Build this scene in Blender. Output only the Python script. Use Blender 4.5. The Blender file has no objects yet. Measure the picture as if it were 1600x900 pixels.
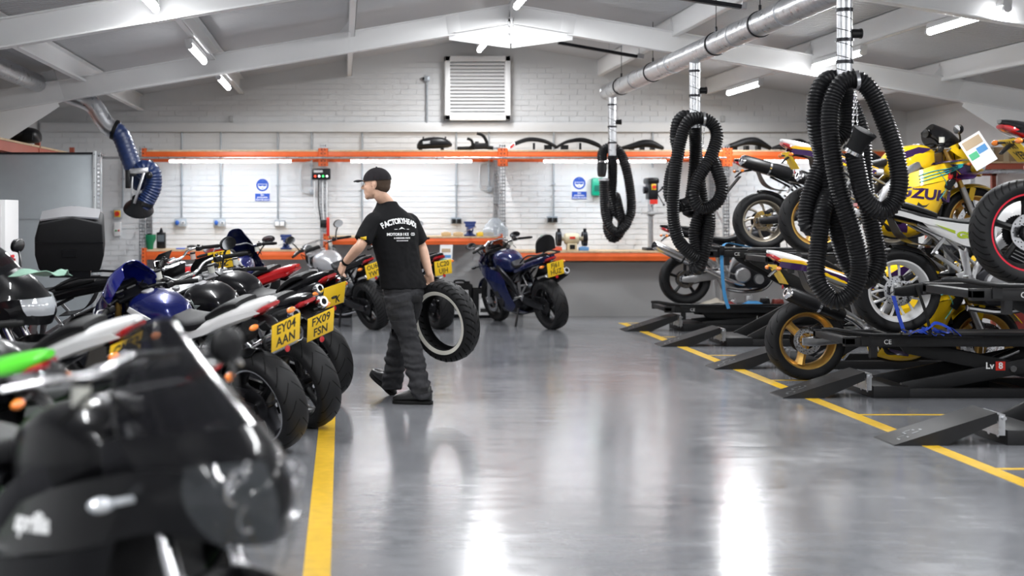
import bpy, bmesh, math, random
from mathutils import Vector, Matrix, noise
from mathutils.bvhtree import BVHTree
sc = bpy.context.scene
COL = sc.collection
PI = math.pi
R = math.radians
# ---------------------------------------------------------------- camera
F, CX, CY, EYE = 2222.2, 534.0, 330.0, 1.45      # focal length and principal point in pixels of 1600x900
def W(px, py, d):
    return Vector(((px - CX) * d / F, d, EYE - (py - CY) * d / F))
cam_d = bpy.data.cameras.new('camera'); cam = bpy.data.objects.new('camera', cam_d); COL.objects.link(cam)
cam.location = (0, 0, EYE); cam.rotation_euler = (PI / 2, 0, 0)
cam_d.sensor_width = 36; cam_d.lens = 50; cam_d.shift_x = (800 - CX) / 1600; cam_d.shift_y = -(450 - CY) / 1600
cam_d.clip_start = .05; cam_d.clip_end = 100
cam_d.dof.use_dof = True; cam_d.dof.focus_distance = 11.2; cam_d.dof.aperture_fstop = 1.8
sc.camera = cam
# ---------------------------------------------------------------- world, exposure
w = bpy.data.worlds.new('world'); sc.world = w; w.use_nodes = True
w.node_tree.nodes['Background'].inputs[0].default_value = (.9, .95, 1, 1)
w.node_tree.nodes['Background'].inputs[1].default_value = .6
sc.view_settings.view_transform = 'Standard'; sc.view_settings.look = 'None'
sc.view_settings.exposure = 0.52; sc.view_settings.gamma = 1
TUBE_POWER = 48.0        # ceiling tubes, watts each
SHELF_POWER = 7.5       # tubes under the shelf
# ---------------------------------------------------------------- materials
_M = {}
def mat(name, col=(.5, .5, .5), rough=.5, metal=0., var=.0, vs=8., bump=0., bs=60., coat=0., emit=0., trans=0., alpha=1., spec=.5, stretch=None, rv=0.):
    if name in _M: return _M[name]
    m = bpy.data.materials.new(name); m.use_nodes = True; _M[name] = m
    nt = m.node_tree; N = nt.nodes; L = nt.links; b = N['Principled BSDF']
    b.inputs['Base Color'].default_value = (*col, 1); b.inputs['Roughness'].default_value = rough
    b.inputs['Metallic'].default_value = metal; b.inputs['Specular IOR Level'].default_value = spec
    b.inputs['Coat Weight'].default_value = coat; b.inputs['Coat Roughness'].default_value = .04
    b.inputs['Transmission Weight'].default_value = trans; b.inputs['Alpha'].default_value = alpha
    if emit: b.inputs['Emission Color'].default_value = (*col, 1); b.inputs['Emission Strength'].default_value = emit
    if var or bump or rv:
        tc = N.new('ShaderNodeTexCoord'); mp = N.new('ShaderNodeMapping'); L.new(tc.outputs['Object'], mp.inputs[0])
        if stretch: mp.inputs['Scale'].default_value = stretch
    if var or rv:
        n = N.new('ShaderNodeTexNoise'); n.inputs['Scale'].default_value = vs; n.inputs['Detail'].default_value = 5
        L.new(mp.outputs[0], n.inputs['Vector'])
    if var:
        cr = N.new('ShaderNodeValToRGB'); L.new(n.outputs['Fac'], cr.inputs[0])
        cr.color_ramp.elements[0].position = .3; cr.color_ramp.elements[1].position = .7
        cr.color_ramp.elements[0].color = (*[c * (1 - var) for c in col], 1); cr.color_ramp.elements[1].color = (*[min(1, c * (1 + var)) for c in col], 1)
        L.new(cr.outputs[0], b.inputs['Base Color'])
    if rv:
        mr = N.new('ShaderNodeMapRange'); L.new(n.outputs['Fac'], mr.inputs[0])
        mr.inputs[1].default_value = .3; mr.inputs[2].default_value = .7; mr.inputs[3].default_value = rough - rv; mr.inputs[4].default_value = rough + rv
        L.new(mr.outputs[0], b.inputs['Roughness'])
    if bump:
        n2 = N.new('ShaderNodeTexNoise'); n2.inputs['Scale'].default_value = bs; n2.inputs['Detail'].default_value = 4
        bp = N.new('ShaderNodeBump'); bp.inputs['Strength'].default_value = bump; bp.inputs['Distance'].default_value = .01
        L.new(mp.outputs[0], n2.inputs['Vector']); L.new(n2.outputs['Fac'], bp.inputs['Height']); L.new(bp.outputs[0], b.inputs['Normal'])
    return m
def math_node(N, L, op, a, b=None):
    n = N.new('ShaderNodeMath'); n.operation = op
    for i, v in enumerate((a, b)):
        if v is None: continue
        if isinstance(v, (int, float)): n.inputs[i].default_value = v
        else: L.new(v, n.inputs[i])
    return n.outputs[0]
def tyre_mat(name, freq, skew, dens):
    """black rubber; fine sipes cut round the tread as relief (object space, axle along Y)"""
    m = mat(name, (.016, .016, .017), .62, var=.25, vs=30, spec=.22)
    nt = m.node_tree; N = nt.nodes; L = nt.links; b = N['Principled BSDF']
    tc = N.new('ShaderNodeTexCoord'); sp = N.new('ShaderNodeSeparateXYZ'); L.new(tc.outputs['Object'], sp.inputs[0])
    ang = math_node(N, L, 'ARCTAN2', sp.outputs[0], sp.outputs[2])
    ay = math_node(N, L, 'ABSOLUTE', sp.outputs[1])
    r2 = math_node(N, L, 'SQRT', math_node(N, L, 'ADD', math_node(N, L, 'MULTIPLY', sp.outputs[0], sp.outputs[0]), math_node(N, L, 'MULTIPLY', sp.outputs[2], sp.outputs[2])))
    ph = math_node(N, L, 'ADD', math_node(N, L, 'MULTIPLY', ang, freq), math_node(N, L, 'MULTIPLY', ay, skew))
    s = math_node(N, L, 'GREATER_THAN', math_node(N, L, 'SINE', ph), dens)
    g = math_node(N, L, 'MULTIPLY', s, math_node(N, L, 'GREATER_THAN', ay, .012))
    g = math_node(N, L, 'MULTIPLY', g, math_node(N, L, 'GREATER_THAN', r2, .275 if freq > 30 else .285))
    h = math_node(N, L, 'SUBTRACT', 1.0, g)
    bp = N.new('ShaderNodeBump'); bp.inputs['Strength'].default_value = 1; bp.inputs['Distance'].default_value = .004
    L.new(h, bp.inputs['Height']); L.new(bp.outputs[0], b.inputs['Normal'])
    mr = N.new('ShaderNodeMapRange'); L.new(g, mr.inputs[0]); mr.inputs[3].default_value = .55; mr.inputs[4].default_value = .95
    L.new(mr.outputs[0], b.inputs['Roughness'])
    mx = N.new('ShaderNodeMixRGB'); L.new(g, mx.inputs[0]); mx.inputs[1].default_value = (.011, .011, .012, 1); mx.inputs[2].default_value = (.003, .003, .003, 1)
    L.new(mx.outputs[0], b.inputs['Base Color'])
    return m
BLK = mat('black_plastic', (.007, .007, .008), .36, var=.15, vs=20, spec=.3)
MBLK = mat('matt_black', (.007, .007, .008), .62, spec=.2, bump=.15, bs=300)
SEATM = mat('seat_vinyl', (.008, .008, .009), .5, spec=.25, bump=.25, bs=400)
RUB = mat('rubber', (.007, .007, .007), .7, spec=.2)
DM = mat('dark_metal', (.028, .028, .032), .36, .8, var=.2)
CAST = mat('cast_alloy', (.45, .45, .46), .42, .9, var=.15, bump=.1, bs=200)
CHR = mat('chrome', (.75, .75, .77), .15, 1.)
ALU = mat('brushed_alloy', (.62, .62, .63), .3, 1., var=.08, vs=40)
GALV = mat('galvanised_steel', (.55, .56, .58), .32, .9, var=.14, vs=12, rv=.08)
GLASS_S = mat('smoked_screen', (.008, .008, .01), .08, alpha=.6, coat=.6, spec=.2)
GLASS_C = mat('clear_screen', (.7, .75, .78), .05, alpha=.22, coat=1)
LENS = mat('lamp_lens', (.62, .65, .68), .08, .3, coat=1)
MIRR = mat('mirror_glass', (.8, .82, .85), .04, 1.)
RLENS = mat('red_lens', (.42, .01, .015), .15, coat=1)
OLENS = mat('orange_lens', (.85, .22, .02), .2, coat=1)
YPLATE = mat('plate_yellow', (.86, .55, .015), .4, var=.04)
INK = mat('black_ink', (.012, .012, .012), .5)
WINK = mat('white_ink', (.85, .85, .85), .5)
GOLD = mat('gold_wheel', (.62, .38, .10), .35, .75)
TY1 = tyre_mat('sport_tyre', 17, 75, .955)
TY2 = tyre_mat('touring_tyre', 40, 90, .80)
def paint(name, col, rough=.28, metal=.0):
    return mat(name, col, rough, metal, coat=.75, var=.04, vs=3, spec=.15)
# ---------------------------------------------------------------- mesh builder
def cat_rom(P, n):
    P = [Vector(p) for p in P]
    if len(P) < 3 or n < 2:
        return P
    out = []
    for i in range(len(P) - 1):
        p0 = P[i - 1] if i else P[0] * 2 - P[1]; p1 = P[i]; p2 = P[i + 1]; p3 = P[i + 2] if i + 2 < len(P) else P[-1] * 2 - P[-2]
        for k in range(n):
            t = k / n
            out.append(.5 * ((2 * p1) + (p2 - p0) * t + (2 * p0 - 5 * p1 + 4 * p2 - p3) * t * t + (3 * p1 - p0 - 3 * p2 + p3) * t ** 3))
    out.append(P[-1]); return out
def interp(vals, n):
    return [v.x for v in cat_rom([Vector((v, 0, 0)) for v in vals], n)]
class MB:
    def __init__(s): s.v = []; s.f = []; s.m = []; s.mi = 0
    def add(s, vs, fs, M=None):
        o = len(s.v)
        s.v += [(M @ Vector(p)) if M else Vector(p) for p in vs]
        s.f += [tuple(i + o for i in f) for f in fs]; s.m += [s.mi] * len(fs); return s
    def box(s, c, d, rot=None, taper=1.):
        x, y, z = [a / 2 for a in d]; vs = []
        for k in (-1, 1):
            t = taper if k > 0 else 1
            vs += [Vector((-x * t, -y * t, k * z)), Vector((x * t, -y * t, k * z)), Vector((x * t, y * t, k * z)), Vector((-x * t, y * t, k * z))]
        M = Matrix.Translation(Vector(c)) @ (rot.to_4x4() if rot is not None else Matrix())
        return s.add(vs, [(3, 2, 1, 0), (4, 5, 6, 7), (0, 1, 5, 4), (1, 2, 6, 5), (2, 3, 7, 6), (3, 0, 4, 7)], M)
    def bb(s, a, b):
        return s.box([(a[i] + b[i]) / 2 for i in range(3)], [abs(b[i] - a[i]) for i in range(3)])
    def bar(s, a, b, w, h, up=(0, 0, 1)):
        a = Vector(a); b = Vector(b); d = (b - a); l = d.length; d.normalize(); up = Vector(up)
        sd = d.cross(up)
        if sd.length < 1e-4: sd = d.cross(Vector((1, 0, 0)))
        sd.normalize(); u = sd.cross(d)
        M = Matrix((d, sd, u)).transposed()
        return s.box((a + b) / 2, (l, w, h), M)
    def ring(s, c, ax, ay, n, ex=2.):
        out = []
        for i in range(n):
            t = 2 * PI * i / n; ct, st = math.cos(t), math.sin(t)
            if ex != 2:
                ct = math.copysign(abs(ct) ** (2 / ex), ct); st = math.copysign(abs(st) ** (2 / ex), st)
            out.append(c + ax * ct + ay * st)
        return out
    def skin(s, rings, closed=False, caps=True):
        n = len(rings[0]); vs = [p for r in rings for p in r]; fs = []
        m = len(rings)
        for j in range(m if closed else m - 1):
            a = j * n; b = ((j + 1) % m) * n
            for i in range(n):
                k = (i + 1) % n; fs.append((a + i, a + k, b + k, b + i))
        if caps and not closed: fs.append(tuple(range(n))[::-1]); fs.append(tuple((m - 1) * n + i for i in range(n)))
        return s.add(vs, fs)
    def tube(s, path, r, n=10, smooth=0, closed=False, ry=None, up=None):
        P = cat_rom(path, smooth) if smooth else [Vector(p) for p in path]
        if isinstance(r, (list, tuple)):
            rr = interp(list(r), smooth) if smooth and len(r) == len(path) and len(r) > 2 else list(r)
            if len(rr) != len(P): rr = [rr[0] + (rr[-1] - rr[0]) * i / (len(P) - 1) for i in range(len(P))]
        else: rr = [r] * len(P)
        m = len(P); rings = []; nrm = None
        for i in range(m):
            if closed: t = P[(i + 1) % m] - P[i - 1]
            else: t = P[min(i + 1, m - 1)] - P[max(i - 1, 0)]
            if t.length < 1e-9: t = Vector((0, 0, 1))
            t.normalize()
            if nrm is None:
                u = Vector(up) if up else (Vector((0, 0, 1)) if abs(t.z) < .9 else Vector((1, 0, 0)))
                nrm = (u - t * u.dot(t)).normalized()
            else:
                nrm = nrm - t * nrm.dot(t)
                if nrm.length < 1e-6: nrm = t.orthogonal()
                nrm.normalize()
            b = t.cross(nrm)
            rings.append(s.ring(P[i], b * rr[i], nrm * (rr[i] if ry is None else ry * rr[i]), n))
        return s.skin(rings, closed)
    def cyl(s, a, b, r, r2=None, n=16): return s.tube([a, b], [r, r if r2 is None else r2], n)
    def lathe(s, prof, c=(0, 0, 0), axis=(0, 1, 0), n=32, closed=False):
        """prof: (radius, position along axis)"""
        ax = Vector(axis).normalized(); u = ax.orthogonal().normalized(); v = ax.cross(u); c = Vector(c)
        rings = [s.ring(c + ax * h, u * max(r, 1e-5), v * max(r, 1e-5), n) for r, h in prof]
        return s.skin(rings, closed, caps=not closed)
    def loft(s, secs, n=20, smooth=4, ex=2.6):
        """sections along a path: (centre, half width along Y, half height along Z, tilt in XZ)"""
        C = cat_rom([q[0] for q in secs], smooth)
        A = interp([q[1] for q in secs], smooth); B = interp([q[2] for q in secs], smooth)
        T = interp([(q[3] if len(q) > 3 else 0) for q in secs], smooth)
        rings = [s.ring(c, Vector((0, max(a, .002), 0)), Vector((math.sin(t) * b, 0, math.cos(t) * b)) if b > .002 else Vector((0, 0, .002)), n, ex) for c, a, b, t in zip(C, A, B, T)]
        return s.skin(rings)
    def sphere(s, c, r, n=14, M=None):
        r = Vector((r, r, r)) if isinstance(r, (int, float)) else Vector(r); m = max(6, n // 2); rings = []
        X = M if M else Matrix.Identity(3)
        for j in range(m + 1):
            p = PI * j / m; rr = max(math.sin(p), 1e-4); z = -math.cos(p)
            rings.append([Vector(c) + X @ Vector((r.x * rr * math.cos(2 * PI * i / n), r.y * rr * math.sin(2 * PI * i / n), r.z * z)) for i in range(n)])
        return s.skin(rings, caps=False)
    def prism(s, pts, a, b, plane='xz'):
        """polygon in plane xz/xy/yz extruded along the third axis from a to b"""
        def P(p, t): return {'xz': (p[0], t, p[1]), 'xy': (p[0], p[1], t), 'yz': (t, p[0], p[1])}[plane]
        n = len(pts); vs = [P(p, a) for p in pts] + [P(p, b) for p in pts]
        fs = [tuple(range(n)), tuple(range(n, 2 * n))[::-1]] + [(i, (i + 1) % n, n + (i + 1) % n, n + i) for i in range(n)]
        return s.add(vs, fs)
    def patch(s, rows, th=.006, su=4, sv=4, mirror=False):
        """smooth curved sheet of real thickness through rows of control points"""
        rr = [cat_rom(r, su) for r in rows]
        nc = len(rr[0]); cols = [cat_rom([rr[j][i] for j in range(len(rr))], sv) for i in range(nc)]
        G = [[cols[i][j] for i in range(nc)] for j in range(len(cols[0]))]; nr = len(G)
        NN = []
        for j in range(nr):
            for i in range(nc):
                du = G[j][min(i + 1, nc - 1)] - G[j][max(i - 1, 0)]; dv = G[min(j + 1, nr - 1)][i] - G[max(j - 1, 0)][i]
                q = du.cross(dv); NN.append(q.normalized() if q.length > 1e-9 else Vector((0, 0, 1)))
        V = [G[j][i] for j in range(nr) for i in range(nc)]
        vs = V + [V[k] - NN[k] * th for k in range(len(V))]; o = len(V); fs = []
        for j in range(nr - 1):
            for i in range(nc - 1):
                a = j * nc + i; fs.append((a, a + 1, a + nc + 1, a + nc)); fs.append((o + a + nc, o + a + nc + 1, o + a + 1, o + a))
        bd = [i for i in range(nc)] + [j * nc + nc - 1 for j in range(1, nr)] + [(nr - 1) * nc + i for i in range(nc - 2, -1, -1)] + [j * nc for j in range(nr - 2, 0, -1)]
        for k in range(len(bd)):
            a, b = bd[k], bd[(k + 1) % len(bd)]; fs.append((b, a, o + a, o + b))
        s.add(vs, fs)
        if mirror: s.add([Vector((p[0], -p[1], p[2])) for p in vs], [f[::-1] for f in fs])
        return s
    def mesh(s, name, mats, bev=0, angle=38, seg=2):
        me = bpy.data.meshes.new(name); me.from_pydata([tuple(p) for p in s.v], [], s.f)
        if not isinstance(mats, (list, tuple)): mats = [mats]
        for q in mats: me.materials.append(q)
        if len(mats) > 1: me.polygons.foreach_set('material_index', s.m)
        bm = bmesh.new(); bm.from_mesh(me)
        bmesh.ops.recalc_face_normals(bm, faces=bm.faces)
        if bev:
            bm.normal_update()
            ed = [e for e in bm.edges if len(e.link_faces) == 2 and e.calc_face_angle(0) > R(40)]
            if ed: bmesh.ops.bevel(bm, geom=ed, offset=bev, segments=seg, profile=.5, affect='EDGES', clamp_overlap=True)
        bm.to_mesh(me); bm.free()
        me.polygons.foreach_set('use_smooth', [True] * len(me.polygons)); me.set_sharp_from_angle(angle=R(angle)); me.update()
        return me
    def build(s, name, mats, parent=None, loc=(0, 0, 0), bev=0, **k):
        return place(s.mesh(name, mats, bev, **k), name, parent, loc)
def place(me, name, parent=None, loc=(0, 0, 0), rot=(0, 0, 0)):
    o = bpy.data.objects.new(name, me); COL.objects.link(o); o.parent = parent; o.location = loc; o.rotation_euler = rot
    return o
def tag(o, label, cat, group=None, kind=None):
    if label: o['label'] = label
    if cat: o['category'] = cat
    if group: o['group'] = group
    if kind: o['kind'] = kind
    return o
def thing(name, label, cat, loc=(0, 0, 0), rot=(0, 0, 0), group=None, scale=1.):
    o = bpy.data.objects.new(name, None); COL.objects.link(o); o.location = loc; o.rotation_euler = rot; o.scale = (scale,) * 3
    o.empty_display_size = .1
    return tag(o, label, cat, group)
def struct(o): o['kind'] = 'structure'; return o
def kids(o): return [c for c in bpy.data.objects if c.parent == o]
def copy_tree(o, parent=None, depth=0):
    c = o.copy(); COL.objects.link(c); c.parent = parent
    for k in kids(o): copy_tree(k, c)
    return c
def bake(o):
    dg = bpy.context.evaluated_depsgraph_get(); dg.update()
    me = bpy.data.meshes.new_from_object(o.evaluated_get(dg)); o.modifiers.clear(); o.data = me; return o
def remesh(mb, name, mats, vox, it, parent=None, wr=None):
    o = place(mb.mesh(name, mats), name, parent)
    m = o.modifiers.new('r', 'REMESH'); m.mode = 'VOXEL'; m.voxel_size = vox
    q = o.modifiers.new('s', 'SMOOTH'); q.iterations = it; q.factor = .5
    bake(o); me = o.data
    if wr:
        ns = [v.normal.copy() for v in me.vertices]
        for v, n_ in zip(me.vertices, ns): v.co = v.co + n_ * wr(v.co)
    me.polygons.foreach_set('use_smooth', [True] * len(me.polygons)); me.update()
    return o
_TX = {}
def text_data(txt, size, ext=.0006, bold=.0, sx=1., align='CENTER', sp=1.):
    k = (txt, size, ext, bold, sx, align, sp)
    if k in _TX: return _TX[k]
    c = bpy.data.curves.new('lettering', 'FONT'); c.body = txt; c.size = size; c.extrude = ext; c.offset = bold; c.align_x = align; c.align_y = 'CENTER'
    c.resolution_u = 3; c.space_character = sp
    o = bpy.data.objects.new('t', c); COL.objects.link(o)
    dg = bpy.context.evaluated_depsgraph_get(); dg.update()
    me = bpy.data.meshes.new_from_object(o.evaluated_get(dg)); bpy.data.objects.remove(o)
    if sx != 1:
        for v in me.vertices: v.co.x *= sx
    _TX[k] = me; return me
def text(txt, size, m, parent, M, name='lettering', **k):
    """M: 4x4 with X = reading direction, Y = up, Z = towards the reader"""
    me = text_data(txt, size, **k).copy(); me.materials.clear(); me.materials.append(m)
    o = place(me, name, parent); o.matrix_local = M; return o
def frame_m(o, x, y):
    x = Vector(x).normalized(); y = Vector(y); z = x.cross(y).normalized(); y = z.cross(x)
    return Matrix.Translation(Vector(o)) @ Matrix((x, y, z)).transposed().to_4x4()
def conform(bv, P, mm, nm, parent, off=.004, n=8, dr=Vector((0, 1, 0))):
    """cloth piece laid on a garment: P four corners (bottom-left, bottom-right, top-right, top-left) as picture-independent points"""
    g = []
    for j in range(n + 1):
        r = []
        for i in range(n + 1):
            p = P[0].lerp(P[1], i / n).lerp(P[3].lerp(P[2], i / n), j / n); h = bv.ray_cast(p - dr * .5, dr); r.append((h[0] if h[0] is not None else p) - dr * off)
        g.append(r)
    return MB().patch(g, .003, 1, 1).build(nm, mm, parent)
# ================================================================ THE HALL
XL, XR, YB, YF = -4.25, 7.9, 19.9, -5.0
RX, RZ, SL = 1.83, 3.86, .168          # ridge line and roof slope
def roof_z(x): return RZ - SL * abs(x - RX)
WALLP = mat('white_wall_paint', (.70, .705, .71), .55, var=.03, vs=2, bump=.12, bs=120)
STEELW = mat('white_steel_paint', (.87, .87, .87), .38, var=.02, vs=2)
ROOFM = mat('roof_sheet', (.60, .60, .61), .4, var=.03, vs=1.5)
def floor_mat():
    m = mat('grey_resin_floor', (.20, .205, .215), .2)
    nt = m.node_tree; N = nt.nodes; L = nt.links; b = N['Principled BSDF']
    tc = N.new('ShaderNodeTexCoord')
    def nz(sc_, det, st=(1, 1, 1), dist=0):
        mp = N.new('ShaderNodeMapping'); mp.inputs['Scale'].default_value = st; L.new(tc.outputs['Object'], mp.inputs[0])
        n = N.new('ShaderNodeTexNoise'); n.inputs['Scale'].default_value = sc_; n.inputs['Detail'].default_value = det; n.inputs['Distortion'].default_value = dist
        L.new(mp.outputs[0], n.inputs['Vector']); return n.outputs['Fac']
    a = nz(1.1, 6, (1, 1, 1), .6); c = nz(7, 5); e = nz(90, 2)
    cr = N.new('ShaderNodeValToRGB'); cr.color_ramp.elements[0].position = .3; cr.color_ramp.elements[1].position = .72
    cr.color_ramp.elements[0].color = (.16, .165, .18, 1); cr.color_ramp.elements[1].color = (.225, .23, .245, 1)
    s1 = math_node(N, L, 'ADD', math_node(N, L, 'MULTIPLY', a, .6), math_node(N, L, 'MULTIPLY', c, .4)); L.new(s1, cr.inputs[0])
    cr2 = N.new('ShaderNodeValToRGB'); L.new(nz(5, 8, (1, .25, 1), 1.2), cr2.inputs[0])     # pale scuffs
    cr2.color_ramp.elements[0].position = .68; cr2.color_ramp.elements[1].position = .76; cr2.color_ramp.elements[1].color = (.35,) * 3 + (1,)
    mx = N.new('ShaderNodeMixRGB'); L.new(cr2.outputs[0], mx.inputs[0]); L.new(cr.outputs[0], mx.inputs[1]); mx.inputs[2].default_value = (.42, .43, .44, 1)
    L.new(mx.outputs[0], b.inputs['Base Color'])
    mr = N.new('ShaderNodeMapRange'); L.new(s1, mr.inputs[0]); mr.inputs[1].default_value = .3; mr.inputs[2].default_value = .7
    mr.inputs[3].default_value = .12; mr.inputs[4].default_value = .27; L.new(mr.outputs[0], b.inputs['Roughness'])
    b.inputs['Coat Weight'].default_value = .45; b.inputs['Coat Roughness'].default_value = .15
    h = math_node(N, L, 'ADD', math_node(N, L, 'MULTIPLY', nz(4.5, 4, (.3, 1.4, 1)), 1.0), math_node(N, L, 'MULTIPLY', e, .05))
    bp = N.new('ShaderNodeBump'); bp.inputs['Strength'].default_value = .35; bp.inputs['Distance'].default_value = .012
    L.new(h, bp.inputs['Height']); L.new(bp.outputs[0], b.inputs['Normal'])
    return m
struct(MB().bb((XL - .3, YF - .3, -.15), (XR + .3, YB + .3, 0)).build('floor', floor_mat()))
# pointed end walls, low side walls
def gable(name, y0, y1):
    pts = [(XL - .2, -.1), (XR + .2, -.1), (XR + .2, roof_z(XR + .2) + .05), (RX, RZ + .05), (XL - .2, roof_z(XL - .2) + .05)]
    return struct(MB().prism(pts, y0, y1).build(name, WALLP))
WB = gable('wall_back', YB, YB + .2); gable('wall_front', YF - .2, YF)
struct(MB().bb((XL - .2, YF, -.05), (XL, YB, roof_z(XL) + .02)).build('wall_left', WALLP))
struct(MB().bb((XR, YF, -.05), (XR + .2, YB, roof_z(XR) + .02)).build('wall_right', WALLP))
# painted brick courses of the back wall: proud bricks, recessed joints
random.seed(3)
bw, bh = .225, .075
brick_me = MB().box((0, 0, 0), (bw - .010, .022, bh - .011)).mesh('brick', WALLP)
rest = MB(); cand = []
for r in range(int(3.9 / bh)):
    z = .04 + r * bh; x = XL + .12 + (.11 if r % 2 else 0)
    while x < XR - .1:
        if z + bh / 2 < roof_z(x) - .1 - SL * bw:
            cand.append((x, z))
        x += bw
def show(x, z): return 0 if (1.12 < z < 2.14 and -2.7 < x < 4.2) else 1
cand.sort(key=lambda c: (show(*c), abs(c[1] - 1.7), abs(c[0] - .8)))
for i, (x, z) in enumerate(cand):
    dy = random.uniform(-.0015, .0015)
    if i < 300: place(brick_me, 'brick', WB, (x, YB + .0005 + dy, z))
    else: rest.box((x, YB + .0005 + dy, z), (bw - .010, .022, bh - .011))
rb = rest.build('brickwork', WALLP, WB); rb['kind'] = 'stuff'
# roof: ribbed sheets running down each slope
rf = MB(); n = int((YB + .2 - YF + .2) / .065); ys = []
for i in range(n):
    y = YF - .2 + i * .065
    ys += [(y, 0), (y + .030, 0), (y + .036, .02), (y + .059, .02)]
for xa, xb in ((XL - .3, RX), (RX, XR + .3)):
    vs = [(xa, y, roof_z(xa) + z) for y, z in ys] + [(xb, y, roof_z(xb) + z) for y, z in ys]; k = len(ys)
    rf.add(vs, [(i, i + 1, k + i + 1, k + i) for i in range(k - 1)])
    rf.bb((min(xa, xb), YF - .2, RZ + .12), (max(xa, xb), YB + .2, RZ + .14))
rfo = struct(rf.build('ceiling', ROOFM, angle=20))
# ---- portal frames
def ibeam(mb, a, b, dep, fl=.12, th=.012, up=Vector((0, 0, 1)), y=0):
    a = Vector(a); b = Vector(b); d = (b - a).normalized(); u = Vector((-d.z, 0, d.x))
    if u.z < 0: u = -u
    mb.bar(a, b, .008, dep, (0, 1, 0)) if False else None
    # a,b lie on the top edge
    for off, hw, t in ((-th / 2, fl / 2, th), (-dep + th / 2, fl / 2, th), (-dep / 2, .005, dep - 2 * th)):
        ca = a + u * off; cb = b + u * off; A = []
        for p in (ca, cb):
            A += [p + Vector((0, -hw, 0)) - u * t / 2, p + Vector((0, hw, 0)) - u * t / 2, p + Vector((0, hw, 0)) + u * t / 2, p + Vector((0, -hw, 0)) + u * t / 2]
        mb.add(A, [(0, 1, 2, 3), (7, 6, 5, 4), (0, 4, 5, 1), (1, 5, 6, 2), (2, 6, 7, 3), (3, 7, 4, 0)])
def frame(i, y, lab):
    root = thing('portal_frame', lab, 'roof frame', (RX, y, 0)); root['kind'] = 'structure'
    for sgn in (-1, 1):
        def P(dx, z): return (sgn * dx, 0, z)
        zt = lambda dx: RZ - .17 - SL * dx
        m = MB(); ibeam(m, P(0.64, zt(.64)), P(4.94, zt(4.94)), .23)
        m.bar(P(.64, zt(.64) + .01), P(.60, zt(.64) - .25), .14, .02, (0, 1, 0))
        m.build('rafter', STEELW, root, bev=.002)
        m = MB(); ibeam(m, P(0, zt(0)), P(.64, zt(.64)), .21)       # crown haunch
        m.prism([(0, zt(0) - .2), (sgn * .62, zt(.64) - .2), (0, zt(0) - .41)], -.006, .006)
        m.bar(P(.0, zt(0) - .41), P(.66, zt(.64) - .215), .13, .014, (0, 1, 0)); m.build('crown_haunch', STEELW, root)
        m = MB(); ibeam(m, P(4.94, zt(4.94)), P(5.95, zt(5.95)), .23)
        m.prism([(sgn * 4.94, zt(4.94) - .2), (sgn * 5.95, zt(5.95) - .2), (sgn * 5.95, zt(5.95) - .72)], -.006, .006)
        m.bar(P(4.92, zt(4.94) - .22), P(5.95, zt(5.95) - .72), .13, .014, (0, 1, 0)); m.build('eaves_haunch', STEELW, root)
        m = MB(); m.bar(P(4.90, zt(4.94) - .24), P(5.02, zt(4.94) + .1), .15, .022, (0, 1, 0))
        m.prism([(sgn * 4.93, zt(4.94)), (sgn * 5.06, zt(5) + .1), (sgn * 5.14, zt(5.1))], -.005, .005); m.build('splice_plate', STEELW, root)
        m = MB()
        for dx in (-.06, .06): m.box((sgn * 5.9 + dx, 0, 1.2), (.012, .16, 2.45))
        m.box((sgn * 5.9, 0, 1.2), (.12, .008, 2.45)); m.build('column', STEELW, root)
    m = MB(); m.box((0, 0, RZ - .17 - .2), (.022, .15, .46)); m.build('crown_plate', STEELW, root)
    m = MB()
    for sgn in (-1, 1):
        for k in range(4): m.cyl((sgn * .012, -.045, RZ - .24 - k * .08), (sgn * .03, -.045, RZ - .24 - k * .08), .012, n=6)
        for k in range(6): m.cyl((sgn * (1 + k * .7), -.05, RZ - .17 - SL * (1 + k * .7) - .215), (sgn * (1 + k * .7), -.05, RZ - .17 - SL * (1 + k * .7) - .235), .008, n=6)
    m.build('bolt', STEELW, root)
for i, (y, l) in enumerate(((15.4, 'white steel portal frame spanning the hall behind the walking man'), (11.0, 'nearer white steel portal frame cut off by the top of the picture'),
                            (6.6, 'white portal frame above the nearest motorcycles'), (2.2, 'white portal frame overhead near the camera'))): frame(i, y, l)
# ---- purlins and their cleats
PX = [RX + s * d for s in (-1, 1) for d in (1.75, 3.26, 4.66)]
pl = []
for x in PX:
    root = thing('purlin', None, None, (x, 0, roof_z(x))); root['kind'] = 'structure'
    root['label'] = 'white steel purlin running along the %s slope, %s' % ('left' if x < RX else 'right', {0: 'nearest the ridge', 1: 'carrying the tube lights', 2: 'nearest the eaves'}[[1.75, 3.26, 4.66].index(round(abs(x - RX), 2))])
    root['category'] = 'purlin'
    m = MB(); m.bb((-.003, YF, -.22), (.003, YB, -.0)); m.bb((-.003, YF, -.012), (.06, YB, -.004)); m.bb((-.003, YF, -.225), (.06, YB, -.217)); m.bb((.055, YF, -.225), (.061, YB, -.2))
    m.build('channel', STEELW, root)
    for y in (15.4, 11.0, 6.6, 2.2):
        m = MB(); m.prism([(-.14, -.22), (.0, -.22), (.0, -.05)], y - .003, y + .003, 'xz'); m.box((-.012, y + .12, -.1), (.006, .2, .16)); m.build('cleat', STEELW, root)
# sag rods between purlins
for i, (xa, y, l) in enumerate(((.08, 13.6, 'thin white tie strap hanging from the purlin near the ridge'),)):
    tag(MB().bb((xa - .012, 15.0, 3.16), (xa + .012, 15.02, 3.45)).build('tie_strap', STEELW), l, 'strap')
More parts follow.
